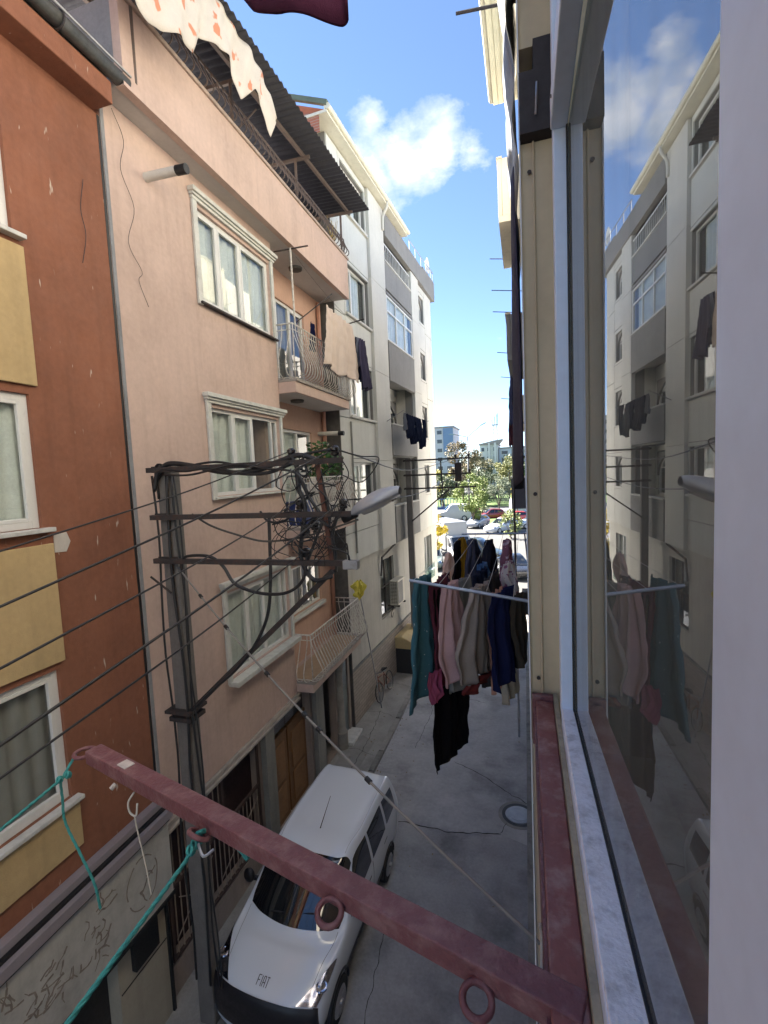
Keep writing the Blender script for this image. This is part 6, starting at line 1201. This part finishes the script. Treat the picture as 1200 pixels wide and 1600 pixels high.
# box truck, van and cars
tk = thing('box_truck', 'white box truck facing us at the end of the street', 'truck', (-4.9, 39.5, 0), R(33))
M_TRW = mat('truck_white', (.42, .42, .41), .5, .05, 2)
part('cargo_box', MB().box(-1.05, 1.05, 1.7, 6.2, .95, 3.2), M_TRW, tk, bevel=.03)
for s in (-1, 1):
    for k in range(5): part('box_rib', MB().box(s * 1.052, s * 1.075, 1.8 + k * 1.05, 1.85 + k * 1.05, 1.0, 3.15), M_STEEL, tk)
part('box_rail', MB().box(-1.08, 1.08, 1.68, 6.22, 3.12, 3.22).box(-1.08, 1.08, 1.68, 6.22, .9, .98), M_STEEL, tk)
part('side_print', MB().box(-1.062, -1.0515, 2.6, 5.4, 1.5, 2.6), mat('faded_print', (.35, .33, .36), .6, .5, 3), tk)
part('cab', MB().prism([(.0, .45), (.0, .95), (.55, 1.15), (1.05, 2.05), (1.62, 2.12), (1.62, .45)], -.95, .95, 'x'), M_TRW, tk, bevel=.06)
part('windscreen', MB().add([(-.82, .57, 1.22), (.82, .57, 1.22), (.76, 1.02, 2.0), (-.76, 1.02, 2.0)], [(0, 1, 2, 3)]), M_CGLASS, tk)
part('bumper', MB().box(-.96, .96, -.06, .05, .3, .62), M_BPLAST, tk, bevel=.03); part('grille', MB().box(-.5, .5, -.02, -.003, .65, .88), M_BPLAST, tk)
for s in (-1, 1):
    part('headlight', MB().box(s * .72 - .16, s * .72 + .16, -.03, -.004, .68, .9), M_CHROME, tk, bevel=.02); part('side_window', MB().add([(s * .956, .75, 1.25), (s * .956, 1.5, 1.25), (s * .956, 1.5, 1.95), (s * .956, 1.1, 1.95)], [(0, 1, 2, 3)]), M_CGLASS, tk); part('wing_mirror', MB().box(s * 1.02, s * 1.16, .62, .72, 1.25, 1.6), M_BPLAST, tk)
    for f in (.75, 4.9): wheel(tk, s * .82, f, .38, .22)
part('chassis', MB().box(-.5, .5, .5, 6.0, .5, .9), M_BPLAST, tk)
far_car('green_grey_car', 'grey-green estate car seen from behind at the corner of the grey block', (-7.1, 35.6, 0), 0.15, (.16, .20, .18), True, 1.55)
far_car('silver_car', 'silver hatchback seen from behind in the middle of the far square', (-4.3, 57.0, 0), R(-38), (.42, .44, .48), True, 1.42, 1.15)
far_car('red_car', 'red car behind the silver hatchback', (-3.6, 68.0, 0), R(-65), (.45, .03, .03), True, 1.4, 1.1)
far_car('blue_car', 'blue saloon beyond the red car', (-1.6, 73.0, 0), R(-70), (.05, .14, .28), False, 1.4, 1.15)
far_car('maroon_car', 'maroon car under the lamp post', (-7.3, 73.0, 0), R(-75), (.16, .02, .025), True, 1.45, 1.1)
far_car('dark_red_car', 'dark red car beside the white van at the far left', (-10.6, 74.5, 0), R(-80), (.20, .02, .04), True, 1.45, 1.1)
far_car('grey_car', 'pale grey car half hidden by the box truck', (-7.0, 62.0, 0), R(-20), (.30, .31, .33), True, 1.42, 1.1)
far_car('dark_pickup', 'dark green off-road car facing the box truck', (-1.6, 40.0, 0), R(75), (.035, .045, .04), True, 1.62, 1.1)
far_car('black_car', 'black car close to the right-hand houses', (-.2, 33.0, 0), R(18), (.018, .018, .02), False, 1.42, 1.0)
far_car('white_car', 'white car at the right end of the far square', (-1.2, 62.0, 0), R(-60), (.6, .6, .6), True, 1.4, 1.1)
vn = thing('panel_van', 'white panel van parked at the far left of the square', 'van', (-13.2, 72, 0), R(-84)); nv2 = Net(van_rows())
part('body', nv2.patch(0, nv2.R, 0, nv2.C, 50, 44), M_TRW, vn, smooth=60); part('windscreen', nv2.patch(4.06, 4.97, 3.05, 6.95, 8, 12, .006), M_CGLASS, vn, smooth=True); vn.scale = (1.3, 1.35, 1.5)
for x in (-.79, .79):
    for f in (.72, 3.15): wheel(vn, x, f)
v3 = copy_tree(vn); v3.location = (-.9, 80, 0); v3.rotation_euler = (0, 0, R(10)); v3['label'] = 'white panel van by the far right-hand houses'; v3.scale = (1.2, 1.2, 1.6)
